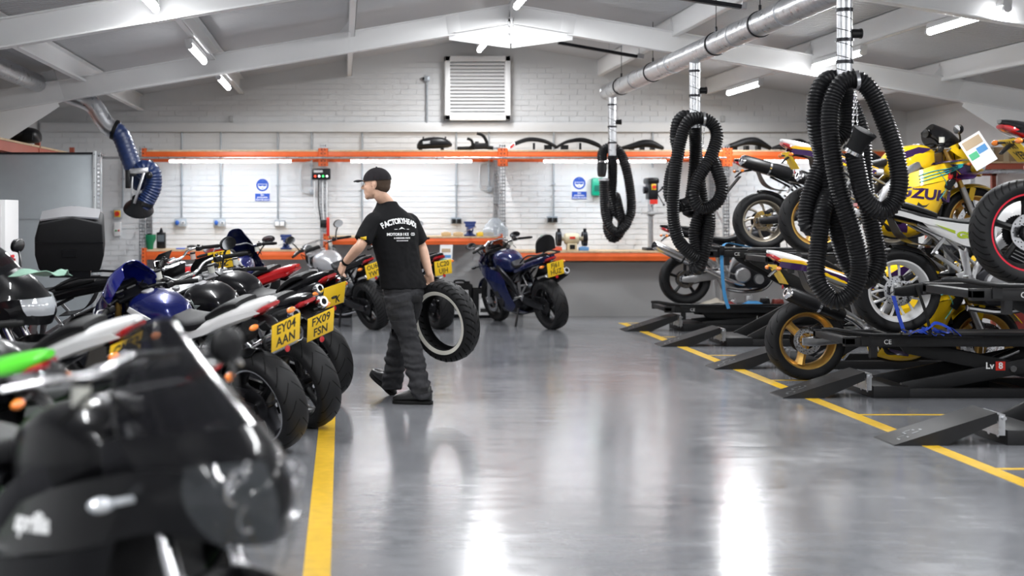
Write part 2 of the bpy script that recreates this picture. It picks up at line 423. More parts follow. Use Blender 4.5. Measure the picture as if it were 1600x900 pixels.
# ---- fluorescent tubes
EM = mat('lit_diffuser', (.97, .98, 1), emit=14); EMS = mat('lit_shelf_tube', (.93, .97, 1), emit=12); LITE = mat('light_body', (.75, .75, .75), .4)
def area(y, x, z, L_, Wd, power, rot=(0, 0, 0), col=(.97, .985, 1), name='lamp'):
    a = bpy.data.lights.new(name, 'AREA'); a.shape = 'RECTANGLE'; a.size = Wd; a.size_y = L_; a.energy = power; a.color = col
    o = bpy.data.objects.new(name, a); COL.objects.link(o); o.location = (x, y, z); o.rotation_euler = rot; return o
def tube_light(x, y, lab, tilt, spot=True):
    z = roof_z(x) - .30 if abs(x - RX) > .1 else 3.60
    root = thing('tube_light', lab, 'light', (x, y, z), (0, tilt, 0), 'tube lights under the roof')
    m = MB(); m.bb((-.035, -.72, .01), (.035, .72, .06)); m.build('body', LITE, root, bev=.006)
    m = MB(); m.tube([(0, -.7, -.01), (0, .7, -.01)], .03, 12); m.build('diffuser', EM, root)
    m = MB(); m.tube([(0, -.735, -.01), (0, -.7, -.01)], .033, 12); m.tube([(0, .7, -.01), (0, .735, -.01)], .033, 12); m.build('end_cap', LITE, root)
    a = area(0, 0, -.06, 1.4, .07, TUBE_POWER, name='lamp'); a.parent = root; a.name = 'lamp'; return root
side = {0: 'left', 1: 'ridge', 2: 'right'}
LB = {(0, 14.05): 'lit tube light on the left purlin, in front of the rear portal frame', (0, 17.2): 'lit tube light on the left purlin, just behind the rear portal frame',
      (1, 14.2): 'lit tube light over the crown of the rear portal frame', (1, 18.2): 'lit tube light seen end-on above the wall louvre',
      (2, 11.6): 'lit tube light at the top right corner of the picture', (2, 14.6): 'lit tube light half hidden by the thickest exhaust drop pipe', (2, 18.0): 'lit tube light over the gable, right of the middle hose drop'}
for li, x in enumerate((RX - 3.26, RX, RX + 3.26)):
    for y in ((14.05, 17.2), (14.2, 18.2), (11.6, 14.6, 18.0))[li] + ((10.2, 6.8, 3.6, .2, -3), (11, 7.6, 4.2, .8, -2.6), (8.4, 5.2, 1.8, -1.5))[li]:
        tube_light(x, y, LB.get((li, y), 'lit tube light overhead on the %s line, %s' % (side[li], {0: 'just ahead of the camera', 1: 'above the nearest motorcycles', 2: 'beyond the top edge of the picture', 3: 'above the camera', 4: 'behind the camera'}[0 if 2.5 < y < 4.5 else 1 if 4.5 < y < 8 else 2 if y > 8 else 3 if y > -.5 else 4])), (R(-9) if li == 0 else R(9) if li == 2 else 0))
# ---- louvre, wall rail, conduits
LV = thing('wall_louvre', 'large white square ventilation louvre high on the gable wall', 'vent', (0, 0, 0))
a0, b0 = W(695, 188, 19.75), W(797, 88, 19.75)
m = MB()
for q in ((a0.x, a0.x + .07, a0.z, b0.z), (b0.x - .07, b0.x, a0.z, b0.z), (a0.x, b0.x, a0.z, a0.z + .07), (a0.x, b0.x, b0.z - .07, b0.z)):
    m.bb((q[0], 19.70, q[2]), (q[1], 19.9, q[3]))
m.build('frame', STEELW, LV, bev=.004)
MB().bb((a0.x + .05, 19.86, a0.z + .05), (b0.x - .05, 19.9, b0.z - .05)).build('backing', mat('louvre_dark', (.12, .12, .13), .6), LV)
sl_me = MB().box((0, 0, 0), (b0.x - a0.x - .14, .058, .010), Matrix.Rotation(R(35), 3, 'X')).mesh('slat', STEELW)
ns = 15
for k in range(ns): place(sl_me, 'slat', LV, ((a0.x + b0.x) / 2, 19.78, a0.z + .10 + k * (b0.z - a0.z - .2) / (ns - 1)))
TR = MB(); zt = W(0, 192, 19.85).z; zb = W(0, 205, 19.85).z
TR.bb((XL + .05, 19.82, zb), (XR - .6, 19.895, zt)); TR.bb((XL + .05, 19.81, zb - .012), (XR - .6, 19.895, zb))
struct(TR.build('trim_1', WALLP, bev=.004))
GP = mat('conduit_grey', (.36, .39, .42), .4, .5)
def conduit(px, y0, y1, lab, box=None, plug=False, boxpy=None):
    """galvanised conduit down the wall from image row y0 to y1, ending in a fitting"""
    d = 19.86; a = W(px, y0, d); b = W(px, y1, d); root = thing('wall_conduit', lab, 'conduit', (a.x, d, b.z))
    m = MB(); m.cyl((0, 0, 0), (0, 0, a.z - b.z), .012, n=10); m.build('pipe', GP, root)
    m = MB(); mid = (a.z - b.z) * .38; m.box((0, 0, mid), (.05, .03, .02)); m.cyl((0, .0, a.z - b.z - .02), (0, 0, a.z - b.z), .02, n=10); m.build('saddle', GP, root, bev=.003)
    return root
CL = [(284, 'leftmost long conduit above the left bench'), (345, 'second conduit from the left, above the left bench'), (434, 'conduit right of the left eye protection sign'), (566, 'conduit behind the walking man\'s cap'),
      (713, 'conduit above the middle bench'), (865, 'conduit between the rack post and the right safety sign'), (1020, 'conduit running down behind the pillar drill')]
for px, l in CL: conduit(px, 205, {284: 340, 345: 340, 434: 342, 566: 352, 713: 340, 865: 338, 1020: 262}[px], 'thin grey ' + l)
for px, l in ((487, 'grey conduit left of the charger post, from rail to shelf'), (764, 'grey conduit beside the middle rack post'), (192, 'grey conduit beside the blue extraction hose')):
    conduit(px, 205, {487: 292, 764: 292, 192: 325}[px], l)
SOCK = mat('grey_socket', (.25, .28, .31), .45); BLUE = mat('blue_plastic', (.02, .10, .42), .4); WHP = mat('white_plastic', (.78, .78, .78), .4)
def socket(px, py, lab, blue=True, dark=False):
    c = W(px, py, 19.83); root = thing('wall_socket', lab, 'socket', (c.x, 19.86, c.z))
    m = MB(); m.box((0, -.02, 0), (.17 if blue else .15, .06, .11 if blue else .09)); m.build('box', SOCK if not blue else mat('pale_socket', (.42, .46, .5), .45), root, bev=.008)
    if blue:
        m = MB(); m.cyl((-.04, -.05, 0), (-.04, -.10, -.01), .027, .024, n=12); m.sphere((-.04, -.10, 0), (.028, .02, .035)); m.build('plug', BLUE, root)
        m = MB(); m.cyl((.04, -.05, 0), (.04, -.062, 0), .028, n=14); m.build('outlet', WHP, root); m = MB(); m.cyl((.04, -.062, 0), (.04, -.075, 0), .016, n=12); m.build('outlet', SOCK, root)
    else:
        for s in (-1, 1):
            m = MB(); m.box((s * .036, -.053, -.005), (.058, .01, .062)); m.build('outlet', BLK if dark else WHP, root, bev=.003)
            if dark: m = MB(); m.cyl((s * .036, -.055, 0), (s * .036, -.1, 0), .022, n=10); m.build('plug', BLK, root)
    return root
socket(282, 348, 'pale grey twin socket with blue plug, left one above the left bench'); socket(343, 348, 'pale grey twin socket with blue plug, right one above the left bench')
socket(437, 349, 'grey double power socket below the left safety sign', False); socket(713, 345, 'grey double socket with two black plugs above the middle bench', False, True); socket(863, 343, 'grey double socket with a plug near the grinder', False, True)
def loop_conduit(x0, x1, y0, y1, lab):
    m = MB(); d = 19.84; P = [W(x1, y0, d), W(x0 + 5, y0 + 2, d), W(x0, y0 + 8, d), W(x0, y1 - 8, d), W(x0 + 5, y1, d), W(x1, y1 + 1, d)]
    root = thing('looped_conduit', lab, 'conduit'); m.tube(P, .013, 8, smooth=4); m.build('pipe', mat('conduit_white', (.6, .62, .64), .4), root)
    c = W(x1, y1, d); m = MB(); m.box(c, (.07, .06, .08)); m.build('junction_box', GP, root, bev=.01)
loop_conduit(470, 488, 253, 300, 'bent white conduit loop with grey box left of the charger post'); loop_conduit(750, 765, 253, 296, 'bent white conduit loop with grey box left of the middle rack post')
c = W(667, 123, 19.84); root = thing('wall_conduit', 'short upright conduit with a square box left of the louvre', 'conduit')
m = MB(); m.cyl(W(667, 192, 19.86), W(667, 127, 19.86), .013, n=10); m.build('pipe', GP, root); m = MB(); m.box(c, (.075, .06, .075)); m.build('junction_box', GP, root, bev=.006)
m = MB(); m.cyl(c + Vector((-.04, 0, 0)), c + Vector((-.06, 0, 0)), .02, n=10); m.build('cable_gland', BLK, root)
for px, l in ((361, 'small grey box on the wall, left of centre'), (1129, 'small grey box on the wall above the middle hose drop')):
    c = W(px, 186, 19.87); tag(MB().box(c, (.06, .06, .08)).build('wall_box', mat('pale_box', (.45, .45, .45), .5), bev=.008), l, 'box')
# left corner: isolators
c = W(184, 334, 19.84); root = thing('isolator_switch', 'red and yellow rotary isolator switch on the wall in the left corner', 'switch')
MB().box(c, (.11, .07, .15)).build('box', mat('grey_box', (.4, .42, .44), .4), root, bev=.008); MB().box(c + Vector((0, -.04, 0)), (.085, .012, .09)).build('face', YPLATE, root, bev=.003)
MB().cyl(c + Vector((0, -.045, 0)), c + Vector((0, -.07, 0)), .034, n=18).build('knob', mat('red_plastic', (.6, .02, .01), .4), root)
c = W(184, 358, 19.84); root = thing('starter_box', 'white push-button starter box below the isolator switch', 'switch')
MB().box(c, (.10, .07, .2), taper=1).build('box', WHP, root, bev=.012)
for k, q in ((-.02, 'green'), (.02, 'red')): MB().cyl(c + Vector((k, -.035, -.02)), c + Vector((k, -.05, -.02)), .013, n=10).build('button', mat('btn_' + q, (.02, .3, .05) if q == 'green' else (.6, .03, .02), .4), root)
# signs
SB = mat('sign_blue', (.01, .07, .42), .4)
def sign(px, py, lab):
    c = W(px, py, 19.88); y = 19.885; root = thing('safety_sign', lab, 'sign', (c.x, y, c.z))
    MB().box((0, 0, 0), (.215, .006, .32)).build('board', WHP, root)
    MB().cyl((0, -.003, .07), (0, -.008, .07), .088, n=32).build('disc', SB, root)
    MB().box((0, -.006, -.10), (.205, .005, .105)).build('panel', SB, root)
    m = MB(); m.lathe([(.064, -.009), (.064, -.0105), (.0, -.0105)], (0, 0, .07), n=28); m.add([], []); m.build('face', WINK, root)
    m = MB(); m.prism([(-.060, .085), (.060, .085), (.05, .118), (.02, .132), (-.02, .132), (-.05, .118)], -.0125, -.0115)
    m.prism([(-.057, .078), (-.057, .058), (-.02, .05), (0, .062), (.02, .05), (.057, .058), (.057, .078)], -.0125, -.0115)
    m.prism([(-.025, .03), (.025, .03), (.012, .022), (-.012, .022)], -.0125, -.0115); m.build('symbol', SB, root)
    for k, t in enumerate(('Eye', 'protection', 'must be worn')):
        text(t, .034, WINK, root, frame_m((0, -.0095, -.067 - k * .033), (1, 0, 0), (0, 0, 1)), bold=.0006)
sign(410, 297, 'blue and white eye protection sign above the left bench'); sign(905, 294, 'blue and white eye protection sign left of the first aid box')
# ================================================================ RACKING
ORG = mat('rack_orange', (.72, .12, .02), .42, var=.08, vs=6); WOOD = mat('chipboard', (.55, .40, .25), .7, var=.25, vs=25, stretch=(1, 6, 6))
DY = 19.1
def post(px, y0, y1, lab, d=DY, holes=True):
    a = W(px, y0, d); h = a.z if y1 is None else a.z - W(px, y1, d).z; root = thing('rack_post', lab, 'post', (a.x, d, a.z - h))
    # perforated upright: ladder of web plates leaves real holes
    for dy in (0, .72):
        m = MB(); w2 = .036
        for s in (-1, 1): m.bb((s * w2 - .006, dy, 0), (s * w2 + .006, dy + .05, h)); m.bb((s * w2 * .9 - .008, dy - .003, 0), (s * w2 * .9 + .008, dy, h))
        m.bb((-.007, dy - .003, 0), (.007, dy, h))
        z = .02
        while z < h - .02:
            m.bb((-w2, dy - .003, z), (w2, dy, z + .018)); z += .046
        m.build('upright', GALV, root)
    m = MB(); z = .3
    while z < h - .3: m.bar((0, .02, z), (0, .74, z + .35), .02, .02); z += .45
    m.build('bracing', GALV, root); m = MB(); m.bb((-.06, -.03, 0), (.06, .09, .006)); m.build('foot_plate', GALV, root)
    return root
def beam(x0, x1, z, lab, d=DY, hh=.11, board=True, con=True, dep=.80):
    root = thing('rack_beam_level', lab, 'shelf', ((x0 + x1) / 2, d, z)); L2 = (x1 - x0) / 2 - .045
    for y in (-.025, dep):
        m = MB(); m.bb((-L2, y - .02, -hh / 2), (L2, y + .02, hh / 2)); m.bb((-L2, y - .024, -hh * .14), (L2, y - .018, hh * .22)); m.build('beam', ORG, root, bev=.004)
    if con:
        for s in (-1, 1):
            m = MB(); X = s * (L2 + .012); m.bb((X - .03, -.055, -.14), (X + .03, -.045, .10)); m.bb((X - .03 * s - .004, -.055, -.14), (X - .03 * s + .004, 0, .10))
            m.build('connector', ORG, root)
            m = MB(); [m.box((X + s * .01, -.057, q), (.014, .004, .02)) for q in (-.12, -.07, -.02, .03, .08)]; m.build('slot', INK, root)
    if board:
        n = max(1, round((x1 - x0) / .42)); w_ = (2 * L2) / n
        for k in range(n):
            m = MB(); m.bb((-L2 + k * w_ + .002, -.05, hh / 2), (-L2 + (k + 1) * w_ - .002, dep + .02, hh / 2 + .022)); m.build('board', WOOD, root)
    return root
XP = [W(p, 0, DY).x for p in (222, 505, 785, 1135)] + [7.75]
ZT = W(0, 243.5, DY).z
post(222, 228, None, 'perforated steel rack post beside the blue extraction hose')
post(505, 226, None, 'perforated steel rack post carrying the battery charger')
post(785, 226, None, 'perforated steel rack post right of the middle bench')
post(1135, 226, None, 'perforated steel rack post behind the middle hose drop')
for i, l in enumerate(('long orange top shelf over the left bench', 'long orange top shelf over the middle bench, above the man', 'long orange top shelf over the right bench', 'long orange top shelf behind the raised motorcycles')):
    beam(XP[i], XP[i + 1], ZT, l)
beam(XP[0], XP[1], W(0, 399, DY).z, 'left workbench with orange edge beam'); beam(XP[1], XP[2], W(0, 377, DY).z, 'middle workbench with orange edge beam, slightly higher', hh=.09)
beam(XP[2], XP[3], W(0, 401, DY).z, 'right workbench with orange edge beam, under the grinder'); beam(XP[3], XP[4], W(0, 401, DY).z, 'workbench behind the motorcycle lifts')
# grey sheet standing in for the shaded wall under the right bench
m = MB(); m.bb((XP[2] + .35, DY + .55, .0), (XP[3] + 1.2, DY + .57, W(0, 412, DY).z)); tag(m.build('bench_shade_sheet', mat('wall_shade_grey', (.5, .5, .5), .5)), 'plain grey sheet standing in for the shaded wall under the right bench', 'panel')
# long galvanised rail and shelf tubes
tag(MB().cyl(W(155, 246.5, 18.98), W(1135, 246.5, 18.98), .014, n=10).build('hanging_rail', GALV), 'long thin steel rail along the front of the orange top shelves', 'rail')
for (xa, xb), l in zip(((265, 455), (548, 737), (850, 1040), (1185, 1370)), ('left bench', 'middle bench behind the man', 'right bench', 'bench behind the lifts')):
    a, b = W(xa, 251.5, 19.3), W(xb, 251.5, 19.3); root = thing('shelf_tube_light', 'lit white tube light under the shelf over the ' + l, 'light', ((a.x + b.x) / 2, 19.3, a.z), group='tube lights under the top shelf'); h = (b.x - a.x) / 2
    MB().cyl((-h, 0, 0), (h, 0, 0), .022, n=12).build('tube', EMS, root); MB().bb((-h - .03, -.02, .022), (h + .03, .02, .045)).build('body', LITE, root)
    o = area(0, 0, -.035, .05, 2 * h, SHELF_POWER, (R(8), 0, 0), (.66, .84, 1.)); o.parent = root
# ================================================================ floor lines
YL = mat('floor_line_yellow', (.62, .38, .02), .35, var=.12, vs=14)
YL2 = YL
def line(x0, x1, y0, y1, lab): return tag(MB().bb((x0, y0, -.001), (x1, y1, .0015)).build('floor_line', YL), lab, 'floor marking')
line(-.155, -.045, YF + 1, 10.4, 'wide yellow painted line on the floor, left of the aisle'); line(3.585, 3.69, YF + 1, 18.45, 'long yellow painted line along the ramps of the lifts')
for y, l in ((8.0, 'nearest, at the right edge'), (10.13, 'behind the nearest ramp'), (12.2, 'beside the gold wheel'), (14.3, 'behind the third ramp from the camera'), (16.4, 'behind the fourth ramp from the camera'), (18.45, 'farthest, by the shade sheet under the bench')):
    line(3.69, 7.6, y - .025, y + .025, 'thin yellow bay line across the floor, ' + l)
for d_, xa, ya, xb, yb, l in ((17.0, 872, 67, 1005, 90, 'thin grey cable channel following the roof slope right of the crown'), (12.2, 1060, -4, 1165, 12, 'short grey cable channel near the duct at the top edge')):
    a, b = W(xa, ya, d_), W(xb, yb, d_); root = thing('cable_channel', l, 'cable tray', a)
    m = MB(); m.bar((0, 0, 0), b - a, .06, .035); m.build('channel', DM, root); m = MB(); m.bar((b - a) * .93 + Vector((0, 0, .01)), (b - a) * 1.0 + Vector((0, 0, .01)), .09, .055); m.build('end_bracket', GALV, root)
    for k in (.1, .6, .95): p = (b - a) * k; m = MB(); m.cyl(p, (p.x, p.y, roof_z(a.x + p.x) - a.z), .004, n=6); m.build('hanger', GALV, root)
# ================================================================ extraction duct, drops, hoses
def ribbed(mb, path, r, pitch, lo=.86, n=14, smooth=10):
    P = cat_rom(path, smooth); ds = [0]
    for a, b in zip(P, P[1:]): ds.append(ds[-1] + (b - a).length)
    tot = ds[-1]; st = pitch / 3; Q = []; rr = []; j = 0; k = 0; t = 0
    while t < tot:
        while ds[j + 1] < t: j += 1
        u = (t - ds[j]) / max(ds[j + 1] - ds[j], 1e-6); Q.append(P[j].lerp(P[j + 1], u)); rr.append(r if k % 3 == 0 else r * lo); k += 1; t += st
    mb.tube(Q, rr, n); return mb
DX, DZ = 3.5, 3.015
duct = thing('exhaust_duct', 'long galvanised spiral duct running under the roof on the right', 'duct', (DX, 18.7, DZ))
m = MB(); ribbed(m, [(0, 0, 0), (0, -4, 0), (0, -9.5, 0), (0, -15, 0)], .105, .075, .985, 28, 2); m.build('spiral_pipe', GALV, duct)
m = MB(); m.lathe([(.0, 0), (.102, 0), (.108, -.01), (.108, -.05), (.100, -.06)], (0, .03, 0), (0, 1, 0), 28); m.build('end_cap', GALV, duct)
DROPS = ((18.4, 1.0), (14.1, 1.0), (9.9, 1.0))
for y in (16.9, 15.0, 12.6, 11.2, 8.5):
    m = MB(); m.lathe([(.1, -.02), (.112, -.02), (.112, .02), (.1, .02)], (0, y - 18.7, 0), (0, 1, 0), 28, closed=True); m.build('collar', GALV, duct)
for y in (17.8, 16.0, 13.3, 11.9):
    m = MB(); m.cyl((.0, y - 18.7, .1), (.0, y - 18.7, roof_z(DX) - DZ), .004, n=6); m.cyl((0, y - 18.7, .1), (0, y - 18.7, .16), .012, n=8)
    m.lathe([(.103, -.012), (.113, -.012), (.113, .012), (.103, .012)], (0, y - 18.7, 0), (0, 1, 0), 28, closed=True); m.build('hanger', DM, duct)
def drop(y, zb, lab):
    r = .052; root = thing('duct_drop', lab, 'duct', (DX, y, DZ - .1))
    L_ = DZ - .1 - zb; m = MB(); m.tube([(0, 0, .03), (0, 0, -L_)], r, 20); m.build('pipe', GALV, root)
    for q in (.12, .5, .78):
        m = MB(); m.lathe([(r, -.012), (r + .008, -.012), (r + .008, .012), (r, .012)], (0, 0, -L_ * q), (0, 0, 1), 20, closed=True); m.build('band', DM, root)
    m = MB(); m.tube([(.01 + r * math.cos(t) - .01, r * math.sin(t), -.05 - t * (L_ - .1) / 30) for t in [i * .4 for i in range(75)]], .003, 5); m.build('seam', DM, root)
    m = MB(); m.cyl((r - .01, -.01, -L_ * .42), (r + .05, -.01, -L_ * .42), .032, n=14); m.cyl((r + .05, -.01, -L_ * .42), (r + .062, -.01, -L_ * .42), .036, n=14); m.build('inlet_cap', BLK, root)
    return root
drop(18.4, W(0, 243, 18.4).z, 'farthest galvanised drop pipe, over the right bench'); drop(14.1, W(0, 200, 14.1).z, 'middle galvanised drop pipe from the duct'); drop(9.9, W(0, 124, 9.9).z, 'nearest and thickest galvanised drop pipe from the duct')
HOSE = mat('hose_black', (.008, .008, .009), .4, var=.3, vs=40, spec=.22)
def hose(d, pts, r, lab, nozzle, strap, chain, group=None):
    root = thing('exhaust_hose', lab, 'hose', W(pts[0][0], pts[0][1], d))
    o = root.location.copy(); P = [W(px, py, d + dd) - o for px, py, dd in pts]
    m = MB(); ribbed(m, P, r, .0215 if d < 11 else .024 if d < 16 else .028, .87); m.build('corrugated_pipe', HOSE, root)
    if nozzle:
        a, b, r2 = nozzle; a = W(*a) - o; b = W(*b) - o; dr = (b - a).normalized()
        m = MB(); m.tube([a, a.lerp(b, .5), b], [r * .9, r * .95, r2], 18); m.build('nozzle', MBLK, root)
        m = MB(); m.lathe([(r * .95, -.012), (r * 1.06, -.012), (r * 1.06, .012), (r * .95, .012)], a, dr, 20, closed=True); m.build('clamp', CHR, root)
    if strap:
        c, dd = strap; c = W(*c) - o; m = MB(); m.lathe([(r * 1.0, -.012), (r * 1.05, -.012), (r * 1.05, .012), (r * 1.0, .012)], c, dd, 18, closed=True); m.build('strap', GALV, root)
    if chain:
        for a, b in chain:
            a = W(*a) - o; b = W(*b) - o; n = max(3, int((b - a).length / .022)); m = MB()
            for k in range(n):
                c = a.lerp(b, (k + .5) / n); u = (b - a).normalized(); s = Vector((1, 0, 0)) if k % 2 else Vector((0, 1, 0))
                m.tube([c + u * .013 * math.cos(t) + s * .007 * math.sin(t) for t in [2 * PI * i / 8 for i in range(8)]], .0022, 5, closed=True)
            m.build('chain', CHR, root)
    return root
hose(9.9, [(1320, 112, 0), (1321, 150, .12), (1320, 200, .16), (1300, 225, .16), (1278, 270, .14), (1262, 318, .13), (1262, 352, .12), (1281, 352, .13), (1292, 300, .14), (1284, 240, .12), (1274, 190, .06), (1281, 138, .05), (1303, 124, .1), (1322, 150, .2), (1345, 210, .2), (1352, 300, .2), (1366, 370, .18), (1372, 410, .16), (1356, 438, .15), (1330, 420, .16), (1308, 360, .15), (1300, 300, .14), (1286, 330, .04), (1278, 392, .02), (1276, 436, -.02), (1302, 470, -.05), (1332, 455, -.08), (1343, 415, -.1), (1333, 365, -.12), (1312, 300, -.12), (1300, 235, -.12), (1297, 175, -.12), (1311, 135, -.12), (1337, 124, -.12), (1362, 145, -.14), (1384, 195, -.16), (1400, 245, -.17), (1405, 285, -.18), (1396, 318, -.18), (1373, 330, -.19), (1350, 308, -.2), (1340, 270, -.2), (1333, 236, -.2)],
     .0655, 'largest coiled black exhaust hose, hanging nearest in front of the yellow motorcycle', ((1333, 236, 9.68), (1352, 205, 9.62), .085), ((1337, 126, 9.78), (1, 0, .1)), (((1336, 140, 9.68), (1331, 218, 9.66)), ((1337, 140, 9.68), (1341, 218, 9.66))))
hose(14.1, [(1086, 190, 0), (1087, 230, .12), (1084, 280, .14), (1076, 330, .12), (1072, 318, .1), (1060, 322, .12), (1046, 305, .12), (1049, 270, .12), (1060, 240, .1), (1056, 215, .06), (1060, 190, .06), (1073, 182, .1), (1084, 200, .14), (1090, 260, .16), (1098, 330, .16), (1092, 385, .14), (1086, 415, .1), (1092, 418, .02), (1102, 385, -.02), (1108, 340, 0), (1096, 330, .02), (1085, 365, .02), (1090, 400, 0), (1078, 395, -.04), (1060, 375, -.08), (1052, 340, -.1), (1053, 290, -.12), (1060, 235, -.12), (1072, 195, -.12), (1092, 184, -.12), (1113, 194, -.12), (1120, 215, -.14), (1108, 250, -.16), (1090, 280, -.18), (1083, 305, -.2), (1095, 325, -.2), (1118, 318, -.2), (1128, 295, -.2), (1120, 265, -.16), (1112, 245, -.1)],
     .066, 'middle coiled black exhaust hose, hanging in front of the far lift', None, ((1099, 186, 13.98), (1, 0, 0)), (((1101, 194, 13.98), (1098, 232, 13.95)),))
hose(18.4, [(957, 243, 0), (957, 280, .02), (956, 305, .02), (962, 330, .03), (972, 345, .03), (968, 365, .05), (957, 372, .06), (949, 355, .08), (954, 325, .1), (960, 305, .12), (966, 322, .0), (973, 345, -.03), (980, 345, -.06), (986, 330, -.06), (985, 300, -.06), (978, 262, -.04), (968, 238, .06), (955, 230, .12), (942, 237, .08), (941, 255, .0)],
     .066, 'farthest coiled black exhaust hose, hanging in front of the first aid box', ((941, 255, 18.4), (940, 275, 18.35), .05), None, None)
# lower free strand of the farthest hose is its own end piece
hose(18.25, [(943, 279, 0), (944, 310, 0), (946, 335, 0), (953, 355, -.02), (966, 362, -.03), (978, 352, -.03), (983, 338, -.02)],
     .062, 'short front loop of the farthest black exhaust hose', None, ((943, 281, 18.25), (0, 0, 1)), None)
# ---- blue fume arm on the left
FX = 15.75
arm = thing('fume_extraction_arm', 'dark blue flexible fume extraction arm with hood, hanging left', 'extractor', W(150, 168, FX)); o = arm.location.copy()
q = lambda px, py, dd=0: W(px, py, FX + dd) - o
m = MB(); m.tube([(-3.3 - o.x, 12.2 - o.y, 2.84 - o.z), (-3.3 - o.x, 14.9 - o.y, 2.84 - o.z), (-3.25 - o.x, 15.6 - o.y, 2.82 - o.z), q(120, 152), q(146, 165), q(160, 186), q(172, 200), q(182, 203)], .098, 18, smooth=5); m.build('steel_elbow', GALV, arm)
BH = mat('hose_blue', (.008, .022, .085), .4, var=.2, vs=20)
m = MB(); ribbed(m, [q(179, 202), q(190, 214), q(200, 240), q(211, 268), q(222, 290, .1)], .105, .05, .95, 18); m.build('blue_hose', BH, arm)
m = MB(); ribbed(m, [q(214, 275, -.1), q(226, 263, -.1), q(238, 270, -.1), q(239, 292, -.1), q(231, 310, -.1), q(222, 325, -.1)], .10, .03, .92, 18); m.build('blue_hose', BH, arm)
for c, dr in ((q(180, 203), (1, 0, -.4)), (q(224, 318, -.1), (.35, 0, 1))):
    m = MB(); m.lathe([(.1, -.02), (.115, -.02), (.115, .02), (.1, .02)], c, dr, 22, closed=True); m.build('clamp', BLK, arm)
m = MB(); m.lathe([(.085, .10), (.10, .05), (.16, -.02), (.17, -.05), (.155, -.055), (.09, .02)], q(217, 322, -.1), (.15, -.55, .8), 26, closed=True); m.build('hood', BLK, arm)
m = MB(); m.bar(q(203, 268, -.25), q(232, 266, -.25), .04, .06); m.bar(q(225, 270, -.26), q(210, 318, -.26), .03, .03); m.bar(q(207, 275, -.24), q(205, 312, -.24), .02, .02); m.build('bracket', ALU, arm, bev=.004)
m = MB(); m.box(q(200, 280, -.25), (.05, .08, .2)); m.box(q(206, 273, -.25), (.1, .05, .03)); m.build('pivot', BLK, arm, bev=.008); MB().sphere(q(233, 274, -.27), .04).build('pivot', BLK, arm)
# ================================================================ left corner: cabinet, shelves
CB = mat('cabinet_grey', (.33, .36, .38), .35, .3, var=.03)
root = thing('steel_cabinet', 'tall grey steel partition cabinet in the left corner', 'cabinet', (-3.3, 15.0, 0)); c = 15.0
MB().bb((-.9, 0, 0), (W(146, 0, c).x + 3.3, .55, W(0, 241, c).z)).build('side_panel', CB, root, bev=.003)
MB().bb((-.9, -.012, W(0, 342, c).z), (W(146, 0, c).x + 3.3, 0, W(0, 338, c).z)).build('seam_strip', CB, root); MB().bb((-.9, -.01, W(0, 241, c).z), (W(150, 0, c).x + 3.3, .56, W(0, 238, c).z)).build('top_rail', DM, root)
x1 = W(152, 0, c).x + 3.3; hh = W(0, 236, c).z
m = MB(); m.bb((x1 - .045, -.02, 0), (x1 - .01, .03, hh)); m.build('corner_post', mat('post_grey', (.5, .52, .53), .4, .4), root, bev=.003)
m = MB(); m.bb((x1 - .008, -.015, 0), (x1 + .004, -.005, hh)); m.bb((x1 + .028, -.015, 0), (x1 + .038, -.005, hh)); z = .02
while z < hh - .03: m.bb((x1, -.013, z), (x1 + .03, -.007, z + .022)); z += .044
m.build('slotted_angle', GALV, root)
m = MB(); z = .1
while z < hh: m.cyl((x1 - .028, -.021, z), (x1 - .028, -.024, z), .005, n=8); z += .15
m.build('bolt', DM, root)
root = thing('white_cupboard', 'white cupboard side at the extreme left edge', 'cabinet', (-3.2, 12, 0)); x1 = W(8, 0, 12).x + 3.2
MB().bb((-.5, 0, 0), (x1, .5, W(0, 312, 12).z)).build('carcass', WHP, root, bev=.004); MB().bb((-.45, -.02, .05), (x1 - .03, 0, W(0, 390, 12).z)).build('door', WHP, root, bev=.004); MB().bb((-.45, -.02, W(0, 388, 12).z), (x1 - .03, 0, W(0, 314, 12).z)).build('door', WHP, root, bev=.004)
root = thing('side_shelf', 'red-brown shelf rack along the left wall above the grey cabinet', 'shelf', (-3.9, 17, 2.16)); BR = mat('rack_red', (.42, .10, .06), .5)
for x in (-.3, .3): MB().bb((x - .02, -3.2, -.07), (x + .02, 2.0, .04)).build('beam', BR, root)
for k in range(12): MB().bb((-.32, -3.2 + k * .43, .04), (.33, -2.78 + k * .43, .062)).build('board', WOOD, root)
for y in (-2.6, -.2, 1.95): MB().bb((.27, y, -2.16), (.33, y + .06, .14)).build('post', BR, root)
t = thing('round_top_case', 'black rounded top case lying on the shelf above the grey cabinet', 'luggage case', (-3.78, 16.6, 2.24))
m = MB(); m.loft([((-.26, 0, .08), .1, .06), ((-.2, 0, .09), .2, .085), ((0, 0, .10), .22, .10), ((.2, 0, .09), .2, .085), ((.26, 0, .07), .1, .05)]); m.build('shell', BLK, t)
MB().bb((.1, -.235, .03), (.22, -.2, .11)).build('latch', MBLK, t, bev=.01)
